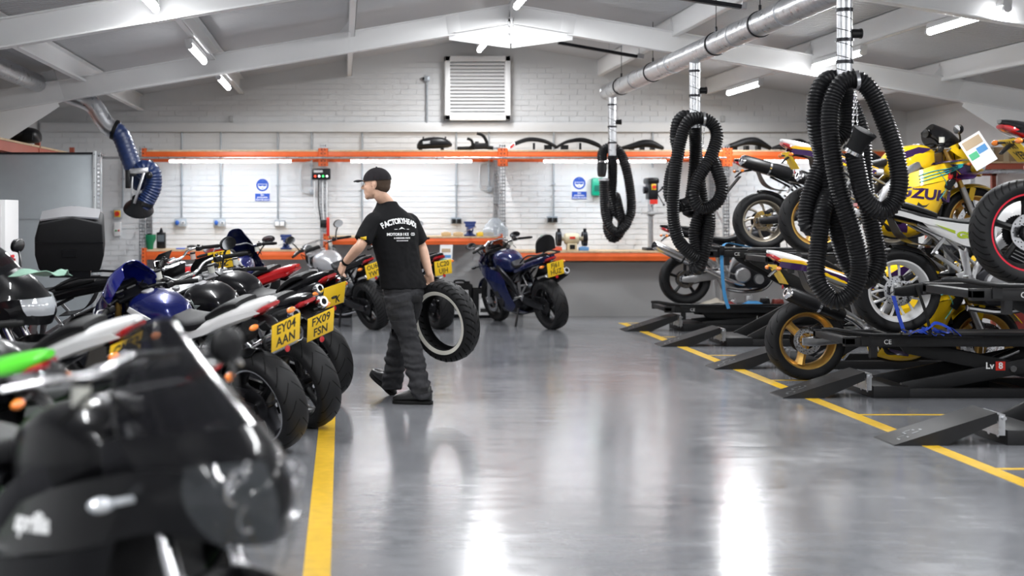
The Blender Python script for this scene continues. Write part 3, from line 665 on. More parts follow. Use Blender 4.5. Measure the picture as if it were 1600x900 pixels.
# ================================================================ right: shelf by the right wall
root = thing('side_shelf', 'red rack with wooden shelf and grey rail at the right wall', 'shelf', (7.5, 15.9, 0)); 
zz = W(0, 262, 15.9).z
MB().bb((-.45, 0, zz - .06), (.38, .04, zz + .05)).build('beam', BR, root); MB().bb((-.45, 1.2, zz - .06), (.38, 1.24, zz + .05)).build('beam', BR, root)
for k in range(2): MB().bb((-.45 + k * .42, -.02, zz + .05), (-.04 + k * .42, 1.26, zz + .07)).build('board', WOOD, root)
for x in (-.47, .32):
    for y in (0, 1.2): MB().bb((x, y, 0), (x + .05, y + .05, zz + .25)).build('post', BR if y else GALV, root)
MB().cyl((-.5, -.05, W(0, 268, 15.9).z), (.38, -.05, W(0, 268, 15.9).z), .025, n=12).build('rail', GALV, root)
zl = .95; MB().bb((-.45, 0, zl - .05), (.38, 1.2, zl)).build('lower_shelf', BR, root)
t = thing('storage_jar', 'clear storage jar with pale contents on the right-hand shelf', 'jar', (7.29, 16.1, zz + .07))
MB().lathe([(.001, 0), (.085, 0), (.09, .02), (.09, .15), (.001, .16)], n=20, axis=(0, 0, 1)).build('jar', mat('pale_jar', (.62, .56, .42), .2, coat=1), t); MB().lathe([(.001, .16), (.085, .16), (.085, .18), (.001, .18)], n=20, axis=(0, 0, 1)).build('lid', WHP, t)
t = thing('parts_box', 'brown cardboard box on the right-hand shelf behind the yellow nose', 'box', (7.52, 16.25, zz + .07)); MB().bb((-.13, -.15, 0), (.13, .15, .17)).build('carton', mat('carton', (.42, .30, .18), .8), t, bev=.004); MB().bb((-.03, -.152, .0), (.03, .152, .172)).build('tape', mat('tape', (.55, .45, .3), .4), t)
t = thing('storage_bin', 'pale blue plastic crate on the lower right-hand shelf', 'crate', (7.4, 16.0, .952))
MB().box((0, .3, .16), (.5, .5, .32), taper=1.08).build('tub', mat('pale_blue', (.35, .5, .62), .4), t, bev=.01); MB().box((0, .045, .24), (.54, .03, .05)).build('rim', BLUE, t)
# ================================================================ things on the top shelf
TS = ZT + .08
def on_shelf(px, dy=.12): return (W(px, 0, DY + dy).x, DY + dy, TS)
t = thing('airbox', 'black plastic airbox with grey label, leftmost on the top shelf', 'motorcycle part', on_shelf(677))
m = MB(); m.loft([((-.22, 0, .05), .04, .03), ((-.17, 0, .08), .12, .065), ((-.03, 0, .10), .14, .08), ((.12, 0, .10), .13, .072), ((.21, 0, .085), .1, .045), ((.25, 0, .07), .05, .02)]); m.build('shell', BLK, t)
[MB().box((x, -.07, .165), (.02, .02, .03)).build('mount', BLK, t) for x in (-.14, 0, .16)]; MB().bb((-.2, -.05, 0), (-.15, .05, .05)).build('mount', BLK, t); MB().bb((.1, -.05, 0), (.14, .05, .05)).build('mount', BLK, t)
MB().box((-.10, -.135, .10), (.1, .006, .035), Matrix.Rotation(-.1, 3, 'Y')).build('paper_label', mat('grey_label', (.5, .5, .5), .5), t)
t = thing('coolant_pipe_set', 'black bent rubber pipes and manifold, second item on the top shelf', 'motorcycle part', on_shelf(745))
m = MB(); m.tube([(-.20, 0, .02), (-.12, 0, .03), (-.06, 0, .06), (-.07, 0, .13), (-.13, 0, .16)], .02, 10, smooth=4); m.tube([(.14, 0, .04), (.13, 0, .12), (.08, 0, .2), (.0, 0, .23)], .022, 10, smooth=4); m.tube([(-.26, 0, .025), (-.1, .02, .03), (.1, 0, .04), (.22, 0, .03)], .026, 10, smooth=3); m.build('pipe', RUB, t)
m = MB(); m.box((.05, 0, .06), (.18, .1, .07)); m.box((.0, 0, .10), (.05, .06, .04)); m.build('manifold', BLK, t, bev=.008)
def mudguard(px, lab, flip=1, white=True):
    t = thing('undertray', lab, 'motorcycle part', on_shelf(px), group=None); s = flip
    m = MB(); m.patch([[(s * -.33, y, z) for y, z in ((-.06, -.04 * 0 + .01), (0, .04), (.06, .01))], [(s * -.24, y, z) for y, z in ((-.08, .06), (0, .11), (.08, .06))], [(s * -.05, y, z) for y, z in ((-.09, .12), (0, .17), (.09, .12))], [(s * .16, y, z) for y, z in ((-.08, .10), (0, .14), (.08, .10))], [(s * .33, y, z) for y, z in ((-.05, .02), (0, .05), (.05, .02))]], .008); m.build('shell', BLK, t)
    if white: m = MB(); m.patch([[(s * -.35, y, z) for y, z in ((-.062, .0), (0, .03), (.062, .0))], [(s * -.25, y, z) for y, z in ((-.088, .06), (0, .115), (.088, .06))]], .008); m.build('tail_tip', paint('paint_white', (.78, .78, .78)), t); m = MB(); m.box((s * -.29, -.08, .055), (.07, .01, .03), Matrix.Rotation(-.7 * s, 3, 'Y')); m.build('red_mark', mat('red_mark', (.5, .02, .02), .4), t)
    m = MB(); m.box((0, -.08, .05), (.03, .02, .09)); m.box((s * .2, 0, .04), (.1, .06, .06)); m.build('bracket', BLK, t)
mudguard(833, 'black rear undertray with white and red tip on the top shelf'); mudguard(905, 'black tail undertray right of the white-tipped one on the top shelf', -1, False)
for px, l, w_, h_ in ((1003, 'black curved fairing piece on the top shelf between the far and middle hoses', .28, .09), (1238, 'rounded black seat on the top shelf, partly behind the yellow motorcycle', .26, .10), (1166, 'black dual seat with humps on the top shelf right of the middle hose', .32, .12)):
    t = thing('dual_saddle' if px > 1100 else 'fairing_piece', l, 'motorcycle part', on_shelf(px))
    m = MB(); m.loft([((-w_, 0, .03), .07, .02), ((-w_ * .5, 0, h_ * .6), .13, .04), ((0, 0, h_), .15, .05), ((w_ * .45, 0, h_ * .95), .14, .05), ((w_, 0, .03), .08, .025)]); m.build('pad', SEATM, t)
    m = MB(); [m.box((x, 0, .03), (.05, .12, .06)) for x in (-w_ * .5, 0, w_ * .5)]; m.build('bracket', BLK, t)
# ================================================================ bench things
ZL = W(0, 399, DY).z + .077; ZM = W(0, 377, DY).z + .067; ZR2 = W(0, 401, DY).z + .077
def bench(px, dy, z): return (W(px, 0, DY + dy).x, DY + dy, z)
VB = mat('vice_blue', (.02, .04, .16), .4, .2)
def vice(px, z, lab):
    t = thing('bench_vice', lab, 'vice', bench(px, .1, z))
    m = MB(); m.lathe([(.08, 0), (.08, .02), (.05, .03), (.045, .06), (.001, .06)], n=18, axis=(0, 0, 1)); m.box((0, .03, .10), (.075, .2, .08)); m.box((0, -.04, .15), (.13, .03, .05)); m.build('body', VB, t, bev=.006)
    m = MB(); m.box((0, -.12, .10), (.07, .09, .065)); m.box((0, -.085, .15), (.13, .03, .05)); m.build('sliding_jaw', VB, t, bev=.006)
    m = MB(); m.cyl((0, -.16, .09), (0, -.23, .09), .013, n=10); m.cyl((-.09, -.215, .06), (.07, -.215, .13), .006, n=8); m.build('screw_handle', CHR, t)
    m = MB(); m.box((0, .0, .185), (.15, .20, .03)); m.build('anvil_top', VB, t, bev=.004)
vice(447, ZL, 'small dark blue bench vice on the left bench'); vice(734, ZM, 'small dark blue bench vice on the middle bench')
GC = mat('grinder_cream', (.55, .48, .33), .4)
t = thing('bench_grinder', 'cream twin-wheel bench grinder on the right bench', 'grinder', bench(893, .15, ZR2))
m = MB(); m.lathe([(.001, -.1), (.06, -.1), (.075, -.08), (.075, .08), (.06, .1), (.001, .1)], (0, 0, .16), (1, 0, 0), 22); m.box((0, 0, .05), (.13, .14, .1)); m.cyl((-.16, 0, .16), (.16, 0, .16), .03, n=14); m.build('motor', GC, t, bev=.004)
for s in (-1, 1):
    m = MB(); m.cyl((s * .16, 0, .16), (s * .19, 0, .16), .085, n=24); m.build('wheel', mat('grinding_stone', (.12, .12, .12), .8), t)
    m = MB(); m.lathe([(.088, -.03), (.1, -.03), (.1, .03), (.088, .03)], (s * .175, 0, .16), (1, 0, 0), 22, closed=True); m.box((s * .175, -.02, .27), (.04, .02, .06)); m.build('guard', DM, t)
m = MB(); m.box((0, -.078, .175), (.075, .006, .03)); m.build('name_panel', mat('red_plastic', (.6, .02, .01), .4), t); m = MB(); m.box((0, -.072, .05), (.07, .01, .06)); m.build('switch', BLK, t)
t = thing('pillar_drill', 'bench pillar drill with red and yellow stop button, right bench', 'drill', bench(1018, .25, ZR2))
m = MB(); m.box((0, 0, .02), (.2, .3, .04)); m.build('base', DM, t, bev=.006); m = MB(); m.cyl((0, .05, .03), (0, .05, .95), .038, n=18); m.build('column', ALU, t)
m = MB(); m.box((0, -.03, .50), (.26, .22, .02)); m.box((0, .05, .50), (.09, .09, .06)); m.build('table', ALU, t)
m = MB(); m.box((0, -.02, .80), (.13, .22, .22)); m.build('head', DM, t, bev=.015); m = MB(); m.box((0, .02, .945), (.16, .32, .09)); m.build('belt_cover', BLK, t, bev=.03)
m = MB(); m.cyl((0, -.1, .70), (0, -.1, .62), .022, n=12); m.cyl((0, -.1, .62), (0, -.1, .56), .005, n=8); m.build('chuck', CHR, t)
m = MB(); m.box((0, -.14, .86), (.06, .02, .08)); m.build('switch_plate', mat('switch_yellow', (.8, .5, .02), .4), t, bev=.004); m = MB(); m.cyl((0, -.15, .86), (0, -.18, .86), .024, n=14); m.box((0, -.14, .66), (.1, .02, .06)); m.build('stop_button', mat('red_plastic', (.6, .02, .01), .4), t)
m = MB()
for k in range(3):
    a = k * 2.1 + .5; m.cyl((.07, -.03, .78), (.14 + .02, -.03 + .1 * math.cos(a), .78 + .16 * math.sin(a)), .006, n=8); m.sphere((.16, -.03 + .1 * math.cos(a), .78 + .16 * math.sin(a)), .016)
m.build('feed_handle', DM, t); m = MB(); m.cyl((-.06, 0, .82), (-.11, 0, .82), .05, n=16); m.build('motor', DM, t)
c = W(933, 292, 19.8); t = thing('first_aid_box', 'green plastic box on the wall beside the farthest hose', 'box', c); GRN = mat('green_plastic', (.0, .30, .17), .35)
MB().box((0, 0, 0), (.16, .12, .25)).build('body', GRN, t, bev=.025); MB().box((0, -.064, -.02), (.1, .01, .08)).build('front_plate', mat('dark_green', (0, .12, .08), .4), t)
t = thing('green_funnel', 'green plastic container on the left bench in the corner', 'container', bench(234, .12, ZL)); MB().lathe([(.001, 0), (.045, 0), (.055, .08), (.085, .14), (.085, .20), (.001, .20)], n=20, axis=(0, 0, 1)).build('tub', mat('deep_green', (.0, .14, .06), .4), t); MB().cyl((0, 0, .2), (0, 0, .215), .03).build('cap', BLK, t)
t = thing('cable_tub', 'black tub with green lid left of the grinder', 'container', bench(853, .2, ZR2)); MB().lathe([(.001, 0), (.06, 0), (.09, .06), (.085, .12), (.06, .19), (.001, .19)], n=20, axis=(0, 0, 1)).build('tub', BLK, t); MB().cyl((0, 0, .19), (0, 0, .205), .07, n=18).build('lid', GRN, t)
t = thing('test_meter', 'small black instrument case standing at the left end of the bench', 'tool case', bench(252, .25, ZL)); MB().box((0, 0, .12), (.12, .1, .22)).build('case', BLK, t, bev=.01); MB().box((0, -.052, .15), (.09, .006, .09)).build('screen', mat('dull_screen', (.12, .14, .16), .2), t); MB().cyl((0, 0, .23), (0, 0, .29), .03, .01, n=10).build('knob', MBLK, t)
random.seed(8)
for px, z, c_, l, kind in ((290, ZL, (.03, .1, .5), 'blue-handled pliers lying on the left bench', 0), (300, ZL, (.03, .03, .03), 'black tool roll on the left bench by the blue pliers', 1), (390, ZL, (.05, .05, .05), 'dark spanner near the middle of the left bench', 0), (480, ZL, (.04, .04, .04), 'small black tin at the right end of the left bench', 1),
        (752, ZM, (.75, .5, .03), 'yellow tape measure on the middle bench', 1), (764, ZM, (.7, .45, .05), 'yellow block on the middle bench beside the post', 1), (697, ZM, (.5, .35, .18), 'wooden block under the twin socket on the middle bench', 1), (716, ZM, (.5, .36, .2), 'second wooden block beside the middle vice', 1), (870, ZR2, (.6, .1, .05), 'small red tin beside the grinder', 1), (912, ZR2, (.1, .25, .5), 'blue rag right of the grinder', 1)):
    t = thing('hand_tool' if kind == 0 else 'bench_item', l, 'tool' if kind == 0 else 'bench clutter', bench(px, .06 + .1 * random.random(), z)); M_ = mat('clutter_%d' % px, c_, .5)
    if kind == 0:
        m = MB(); m.tube([(-.13, 0, .012), (-.03, .01, .012), (0, 0, .014)], .009, 8, smooth=3); m.tube([(-.12, -.04, .012), (-.03, -.01, .012), (0, 0, .014)], .009, 8, smooth=3); m.build('handle', M_, t); m = MB(); m.box((.035, 0, .014), (.08, .03, .02)); m.build('head', CHR, t, bev=.004)
    else:
        m = MB(); m.box((0, 0, .025), (.13, .09, .05)); m.build('body', M_, t, bev=.008); m = MB(); m.box((0, 0, .053), (.07, .07, .008)); m.build('lid', M_, t, bev=.002)
# charger on the post
c = W(502, 272, 18.95); t = thing('battery_charger', 'black four-channel battery charger with lights on the rack post', 'charger', c)
MB().box((0, 0, 0), (.25, .09, .15)).build('case', BLK, t, bev=.012)
for k, (q, e) in enumerate((('red', (1, .05, .02)), ('white', (.9, .9, 1)), ('green', (.05, 1, .15)), ('white', (.9, .9, 1)))):
    MB().cyl((-.08 + k * .052, -.045, -.03), (-.08 + k * .052, -.052, -.03), .013, n=10).build('indicator', mat('led_' + q, e, emit=2.5), t)
m = MB(); m.box((-.04, -.046, .035), (.12, .004, .03)); m.build('name_panel', mat('grey_label', (.5, .5, .5), .5), t)
for k in range(4):
    m = MB(); x = -.09 + k * .055; m.tube([(x, 0, -.07), (x, -.02, -.4), (x * .8 + .02, -.02, -.62)], .008, 8, smooth=4); m.build('cable', mat('white_cable', (.7, .7, .7), .5) if k != 1 else BLK, t)
m = MB(); m.tube([(.10, -.02, -.8), (.16, -.05, -1.0), (.2, -.05, -1.3), (.12, -.08, -1.45), (.26, -.06, -1.2), (.2, -.04, -1.6)], .006, 6, smooth=6); m.build('cable', RUB, t)
m = MB(); m.box((.03, -.02, -.66), (.09, .05, .1)); m.build('plug', BLK, t, bev=.01); m = MB(); m.box((.09, -.03, -.7), (.04, .04, .25)); m.build('clamp', mat('red_plastic', (.6, .02, .01), .4), t, bev=.008)
# jerry cans, notice, spare screen
def can(px, d, s, lab, wide=.34, h=.40):
    t = thing('oil_drum', lab, 'jerry can', (W(px, 0, d).x, d, 0))
    MB().box((0, 0, h / 2), (wide, .28, h)).build('body', MBLK, t, bev=.03, seg=3); m = MB(); m.tube([(-.07, 0, h - .01), (-.06, 0, h + .035), (.06, 0, h + .035), (.07, 0, h - .01)], .014, 8, smooth=3); m.build('handle', MBLK, t)
    m = MB(); m.cyl((wide * .33, 0, h - .01), (wide * .33, 0, h + .03), .03, n=14); m.build('cap', BLK, t)
    if s:
        MB().box((s * .01, -.142, h * .46), (wide * .58, .004, h * .72)).build('paper_label', mat('label_white', (.6, .6, .6), .5), t); MB().box((s * .01, -.145, h * .50), (wide * .50, .003, h * .26)).build('label_print', WINK, t)
        m = MB(); m.box((s * .01, -.146, h * .73), (wide * .4, .003, .035)); m.box((s * .01, -.146, h * .26), (wide * .48, .003, .05)); m.build('label_band', INK, t)
can(757, 19.45, 1, 'black jerry can with white label, right one beside the blue motorcycle'); can(718, 19.5, 1, 'black jerry can with white label seen through the carried tyre', h=.46); can(676, 19.5, 0, 'plain black drum behind the carried tyre'); can(531, 19.45, 0, 'black drum standing by the charger post behind the white motorcycle', h=.42)
c = W(697, 396, 19.06); t = thing('paper_notice', 'white printed notice hanging from the middle bench', 'paper', c); MB().box((0, 0, 0), (.17, .003, .25), Matrix.Rotation(.05, 3, 'Y')).build('sheet', WINK, t)
m = MB(); m.box((0, -.003, .04), (.12, .002, .05)); m.build('picture', mat('tan_print', (.5, .38, .25), .5), t); m = MB(); m.box((0, -.003, -.04), (.13, .002, .04)); m.build('picture', mat('blue_print', (.1, .3, .6), .5), t); m = MB(); m.box((-.03, -.003, -.09), (.07, .002, .03)); m.build('picture', mat('green_print', (.1, .5, .25), .5), t)
t = thing('spare_windscreen', 'clear curved spare windscreen leaning at the right end of the middle bench', 'windscreen', bench(775, .0, ZM))
m = MB(); m.patch([[(-.17, .0, 0), (-.08, -.05, 0), (.0, -.07, 0), (.08, -.05, 0), (.16, 0, 0)], [(-.17, .02, .1), (-.08, -.03, .13), (0, -.05, .14), (.08, -.03, .13), (.16, .02, .1)], [(-.10, .04, .2), (-.05, 0, .24), (0, -.01, .25), (.05, 0, .24), (.1, .04, .2)]], .004); m.build('sheet', mat('pale_screen', (.4, .44, .48), .1, alpha=.45, coat=1), t)
# ================================================================ motorcycle lifts
LB1 = mat('lift_black', (.010, .010, .011), .48, .0, var=.15, vs=6, spec=.35)
def lift(dn, zd, lab, ramp_lab, cy=.3, texts=True):
    t = thing('scissor_lift', lab, 'lift', (4.12, dn, 0))
    m = MB(); m.bb((.0, 0, .0), (.28, .75, .095)); m.build('base_block', LB1, t, bev=.006)
    for y in (.0, .68): m = MB(); m.bb((.28, y, 0), (2.35, y + .07, .075)); m.build('base_rail', LB1, t, bev=.004)
    m = MB(); m.bb((2.3, 0, 0), (2.45, .75, .08)); m.bb((1.2, .07, .01), (1.3, .68, .05)); m.build('cross_member', LB1, t)
    m = MB(); [m.cyl((-.001, y, .05), (-.006, y, .05), .018, n=10) for y in (.12, .25, .5, .62)]; m.build('bolt', GALV, t)
    zb, zu = .06, zd - .09
    for y in (.08, .61):
        m = MB(); m.bar((.25, y, zb), (1.95, y, zu), .035, .11, (0, 1, 0)) if False else None
        m.prism([(.22, zb - .045), (.30, zb - .05), (1.98, zu - .05), (2.0, zu + .03), (1.9, zu + .05), (.25, zb + .05)], y, y + .035); m.build('scissor_arm', LB1, t, bev=.003)
        m = MB(); m.prism([(2.0, zb - .045), (1.9, zb - .05), (.30, zu - .05), (.24, zu + .03), (.34, zu + .05), (1.98, zb + .05)], y + .045, y + .08); m.build('scissor_arm', LB1, t, bev=.003)
    m = MB(); m.cyl((1.11, .05, (zb + zu) / 2), (1.11, .72, (zb + zu) / 2), .025, n=12); m.cyl((.5, .12, zb + .02), (1.3, .4, zu - .05), .028, n=12); m.build('pivot_shaft', CHR, t)
    m = MB(); m.bb((-.22, 0, zd - .075), (2.5, .06, zd)); m.bb((-.22, .69, zd - .075), (2.5, .75, zd)); m.bb((.25, .06, zd - .03), (2.5, .69, zd - .004)); m.bb((-.22, 0, zd - .06), (-.14, .75, zd - .01)); m.build('deck', LB1, t, bev=.004)
    m = MB(); m.tube([(-.36, .10, zd + .05), (-.3, .03, zd + .055), (-.12, -.02, zd + .03), (.1, -.03, zd + .02), (.9, -.03, zd + .02), (1.7, -.03, zd + .02)], .016, 10, smooth=5); m.build('side_bar', BLK, t)
    m = MB(); m.bb((-.02, .0, zd - .16), (.03, .05, zd - .07)); m.bb((-.1, -.02, zd - .06), (-.04, 0, zd + .02)); m.build('stop_peg', LB1, t)
    m = MB(); m.bb((1.9, .25, zd - .004), (2.42, .5, zd + .02)); m.build('wheel_tray', LB1, t)
    for s in (-1, 1): MB().box((2.1, cy + s * .085, zd + .10), (.12, .015, .24)).build('wheel_clamp', LB1, t)
    fm = lambda x, z, y=-.001: frame_m((x, y, z), (1, 0, 0), (0, 0, 1))
    text('CE', .05, WINK, t, fm(.11, zd - .04)); zc = (zb + zu) / 2
    if texts:
        k = (zu - zb) / 1.75; mm = MB(); mm.box((1.02, .078, zc + .02), (.075, .003, .07)); mm.build('logo_panel', mat('red_plastic', (.6, .02, .01), .4), t)
        text('Lv', .07, WINK, t, fm(.935, zc + .02, .074), bold=.002); text('8', .07, WINK, t, fm(1.02, zc + .02, .074), bold=.002)
        mm = MB(); mm.box((1.62, .078, zc + .09 * (1 if zd < .7 else 2)), (.22, .003, .055)); mm.build('load_label', YPLATE, t); text('Kg 600', .05, INK, t, fm(1.62, zc + .09 * (1 if zd < .7 else 2), .074))
    # folding ramp lying out on the floor in front
    r = thing('lift_ramp', ramp_lab, 'ramp', (3.41, dn - .01, 0))
    m = MB(); m.prism([(0, .0), (.01, .006), (.64, .205), (.64, .14), (.32, .0)], 0, .335); m.build('wedge', LB1, r, angle=12)
    m = MB()
    sl = math.atan2(.192, .6)
    for (x, y, a, b) in ((.07, .10, .012, .05), (.10, .14, .05, .012), (.12, .08, .012, .03), (.14, .19, .012, .06), (.17, .22, .04, .012), (.19, .13, .05, .012), (.20, .2, .012, .03), (.23, .16, .012, .04)):
        m.box((x, y, .009 + (x - .02) * .32 + .0005), (a, b, .002), Matrix.Rotation(-sl, 3, 'Y'))
    m.build('grip_slot', mat('slot_grey', (.16, .17, .18), .3, .5), r)
    m = MB(); m.bb((.66, .02, .06), (.70, .31, .19)); m.cyl((.685, -.01, .17), (.685, .345, .17), .012, n=10); m.build('hinge', GALV, r)
LIFTS = ((8.80, .97, 'scissor lift nearest the camera, raised under the red-rimmed wheel', 'nearest black steel ramp on the floor'), (11.02, .475, 'low-raised scissor lift under the white motorcycle', 'second black ramp from the camera, in front of the gold wheel'),
         (13.04, 1.04, 'fully raised scissor lift under the yellow motorcycle', 'third black ramp from the camera'), (15.22, 1.03, 'raised scissor lift under the black motorcycle with the short silencer', 'fourth black ramp from the camera'), (17.15, .30, 'farthest scissor lift, barely raised, under the stripped motorcycle', 'farthest black ramp, by the grey shade sheet under the bench'))
for (dn, zd, l, r), cy in zip(LIFTS, (.30, .20, .26, .36, .35)): lift(dn, zd, l, r, cy)
# ================================================================ MOTORCYCLES
# local frame: forward +X, left +Y, up +Z, origin on the ground under the rear axle
def tyre_mesh(m, r=.315, w=.09, rim=.222):
    k = ('tyre', m.name, r, w)
    if k not in _TX:
        mb = MB(); P = [(rim, -w * .72), (rim + .012, -w * .86), (rim + .04, -w * .97), (r - .035, -w * .99), (r - .016, -w * .84), (r - .005, -w * .5), (r, 0)]
        P = P + [(a, -b) for a, b in P[-2::-1]] + [(rim - .002, w * .6), (rim - .002, -w * .6)]
        mb.lathe(P, n=72, closed=True); _TX[k] = mb.mesh('tyre', m, angle=50)
    return _TX[k]
def wheel(root, x, m_rim, m_ty, style='five', rear=True, z=None, r=.315, disc_side=-1, stripe=None, w=None):
    w = w or (.092 if rear else .06); z = r if z is None else z; rim = .222
    k = ('rim', m_rim.name, style, w)
    if k not in _TX:
        mb = MB(); mb.lathe([(rim + .012, -w * .80), (rim + .012, -w * .72), (rim - .012, -w * .6), (rim - .02, -w * .2), (rim - .02, w * .2), (rim - .012, w * .6), (rim + .012, w * .72), (rim + .012, w * .80), (rim - .006, w * .76), (rim - .034, w * .25), (rim - .034, -w * .25), (rim - .006, -w * .76)], n=64, closed=True)
        ns, sw, sweep, tw = {'five': (5, .020, .0, 1), 'three': (3, .034, .0, 1), 'seven': (8, .014, .55, 1), 'multi': (7, .009, .25, 2), 'ten': (5, .012, .25, 2)}[style]
        R0, R1 = .045, rim - .025
        for i in range(ns):
            a = 2 * PI * i / ns + .3
            for s in ((0,) if tw == 1 else (-1, 1)):
                pts = []
                for q in range(5):
                    t = q / 4; rr = R0 + (R1 - R0) * t; aa = a + sweep * t * (1 if tw == 1 else s * .9) + s * .05
                    pts.append((rr * math.cos(aa), 0, rr * math.sin(aa)))
                mb.tube(pts, [sw * 1.25, sw * 1.05, sw, sw, sw * 1.25], 8, ry=1.5 if style == 'three' else 1.2, up=(0, 1, 0))
        mb.lathe([(.001, -.05), (.048, -.05), (.055, -.035), (.055, .035), (.048, .05), (.001, .05)], n=24)
        _TX[k] = mb.mesh('wheel', m_rim)
    o = place(_TX[k], 'wheel', root, (x, 0, z)); place(tyre_mesh(m_ty, r, w), 'tyre', o)
    R_d = .11 if rear else .155
    for s in ((disc_side,) if rear else (-1, 1)):
        kd = ('disc', R_d)
        if kd not in _TX:
            mb = MB(); mb.lathe([(R_d - .045, -.0025), (R_d, -.0025), (R_d, .0025), (R_d - .045, .0025)], n=48, closed=True)
            for i in range(6): a = i * PI / 3; mb.bar((.04 * math.cos(a), 0, .04 * math.sin(a)), ((R_d - .04) * math.cos(a + .3), 0, (R_d - .04) * math.sin(a + .3)), .006, .02, (0, 1, 0))
            _TX[kd] = mb.mesh('brake_disc', CHR)
            mb = MB(); mb.mi = 0
            for i in range(36):
                a = 2 * PI * i / 36; rr = R_d - .012 - .011 * (i % 3); mb.cyl((rr * math.cos(a), -.0032, rr * math.sin(a)), (rr * math.cos(a), .0032, rr * math.sin(a)), .0045, n=6)
            _TX[kd + (1,)] = mb.mesh('disc_hole', INK)
        d = place(_TX[kd], 'brake_disc', o, (0, s * .062, 0)); dh = place(_TX[kd + (1,)], 'disc_hole', o, (0, s * .062, 0)); dh['kind'] = 'stuff'
    if rear:
        m = MB(); m.lathe([(.001, -.004), (.095, -.004), (.1, 0), (.095, .004), (.001, .004)], (0, -disc_side * .072, 0), n=40)
        for i in range(40): a = 2 * PI * i / 40; m.box((.1 * math.cos(a), -disc_side * .072, .1 * math.sin(a)), (.008, .006, .006))
        m.build('sprocket', DM, o)
    m = MB(); m.cyl((0, -.12, 0), (0, .12, 0), .014, n=14); [m.cyl((0, s * .12, 0), (0, s * .135, 0), .022, n=6) for s in (-1, 1)]; m.build('axle', CHR, o)
    if stripe:
        m = MB(); [m.lathe([(rim + .0125, s * w * .79), (rim + .0125, s * (w * .79 + .003)), (rim - .002, s * (w * .77 + .003)), (rim - .002, s * w * .77)], n=64, closed=True) for s in (-1, 1)]; m.build('rim_stripe', stripe, o)
    return o
def plate(root, x, z, txt, tilt=.35, w=.229, h=.178, yc=0., size=None):
    """rear number plate facing backwards"""
    M = Matrix.Translation((x, yc, z)) @ Matrix.Rotation(-tilt, 4, 'Y')
    o = MB().box((0, 0, 0), (.003, w, h)).build('number_plate', YPLATE, root, bev=.001); o.matrix_local = M
    m = MB(); m.box((.012, 0, .02), (.02, .12, h * .7)); b = m.build('plate_holder', BLK, root); b.matrix_local = M
    sz = size or .085
    for k, t in enumerate(txt):
        if t: text(t, sz, INK, o, frame_m((-.0022, 0, (h * .235) * (1 - 2 * k)), (0, -1, 0), (0, 0, 1)), bold=.0016, sx=.86, ext=.0004, sp=1.02)
    return o
def mirror_(root, base, tip, sz=(.02, .075, .042), gl=True):
    m = MB(); m.tube([base, ((base[0] + tip[0]) / 2 + .01, (base[1] + tip[1]) / 2, (base[2] + tip[2]) / 2 + .02), tip], [.009, .008, .008], 8, smooth=4)
    a = m.build('mirror', BLK, root)
    m = MB(); m.sphere((tip[0] + .008, tip[1], tip[2] + .02), sz, 18); m.build('mirror_shell', BLK, a)
    if gl: m = MB(); m.lathe([(.001, 0), (1, 0), (1, .01), (.001, .01)], n=24, axis=(1, 0, 0)); m.v = [Vector((p.x * .3 - sz[0] * .45 + tip[0] - .008, p.y * sz[1] * .9 + tip[1], p.z * sz[2] * .9 + tip[2] + .02)) for p in m.v]; m.build('mirror_glass', MIRR, a)
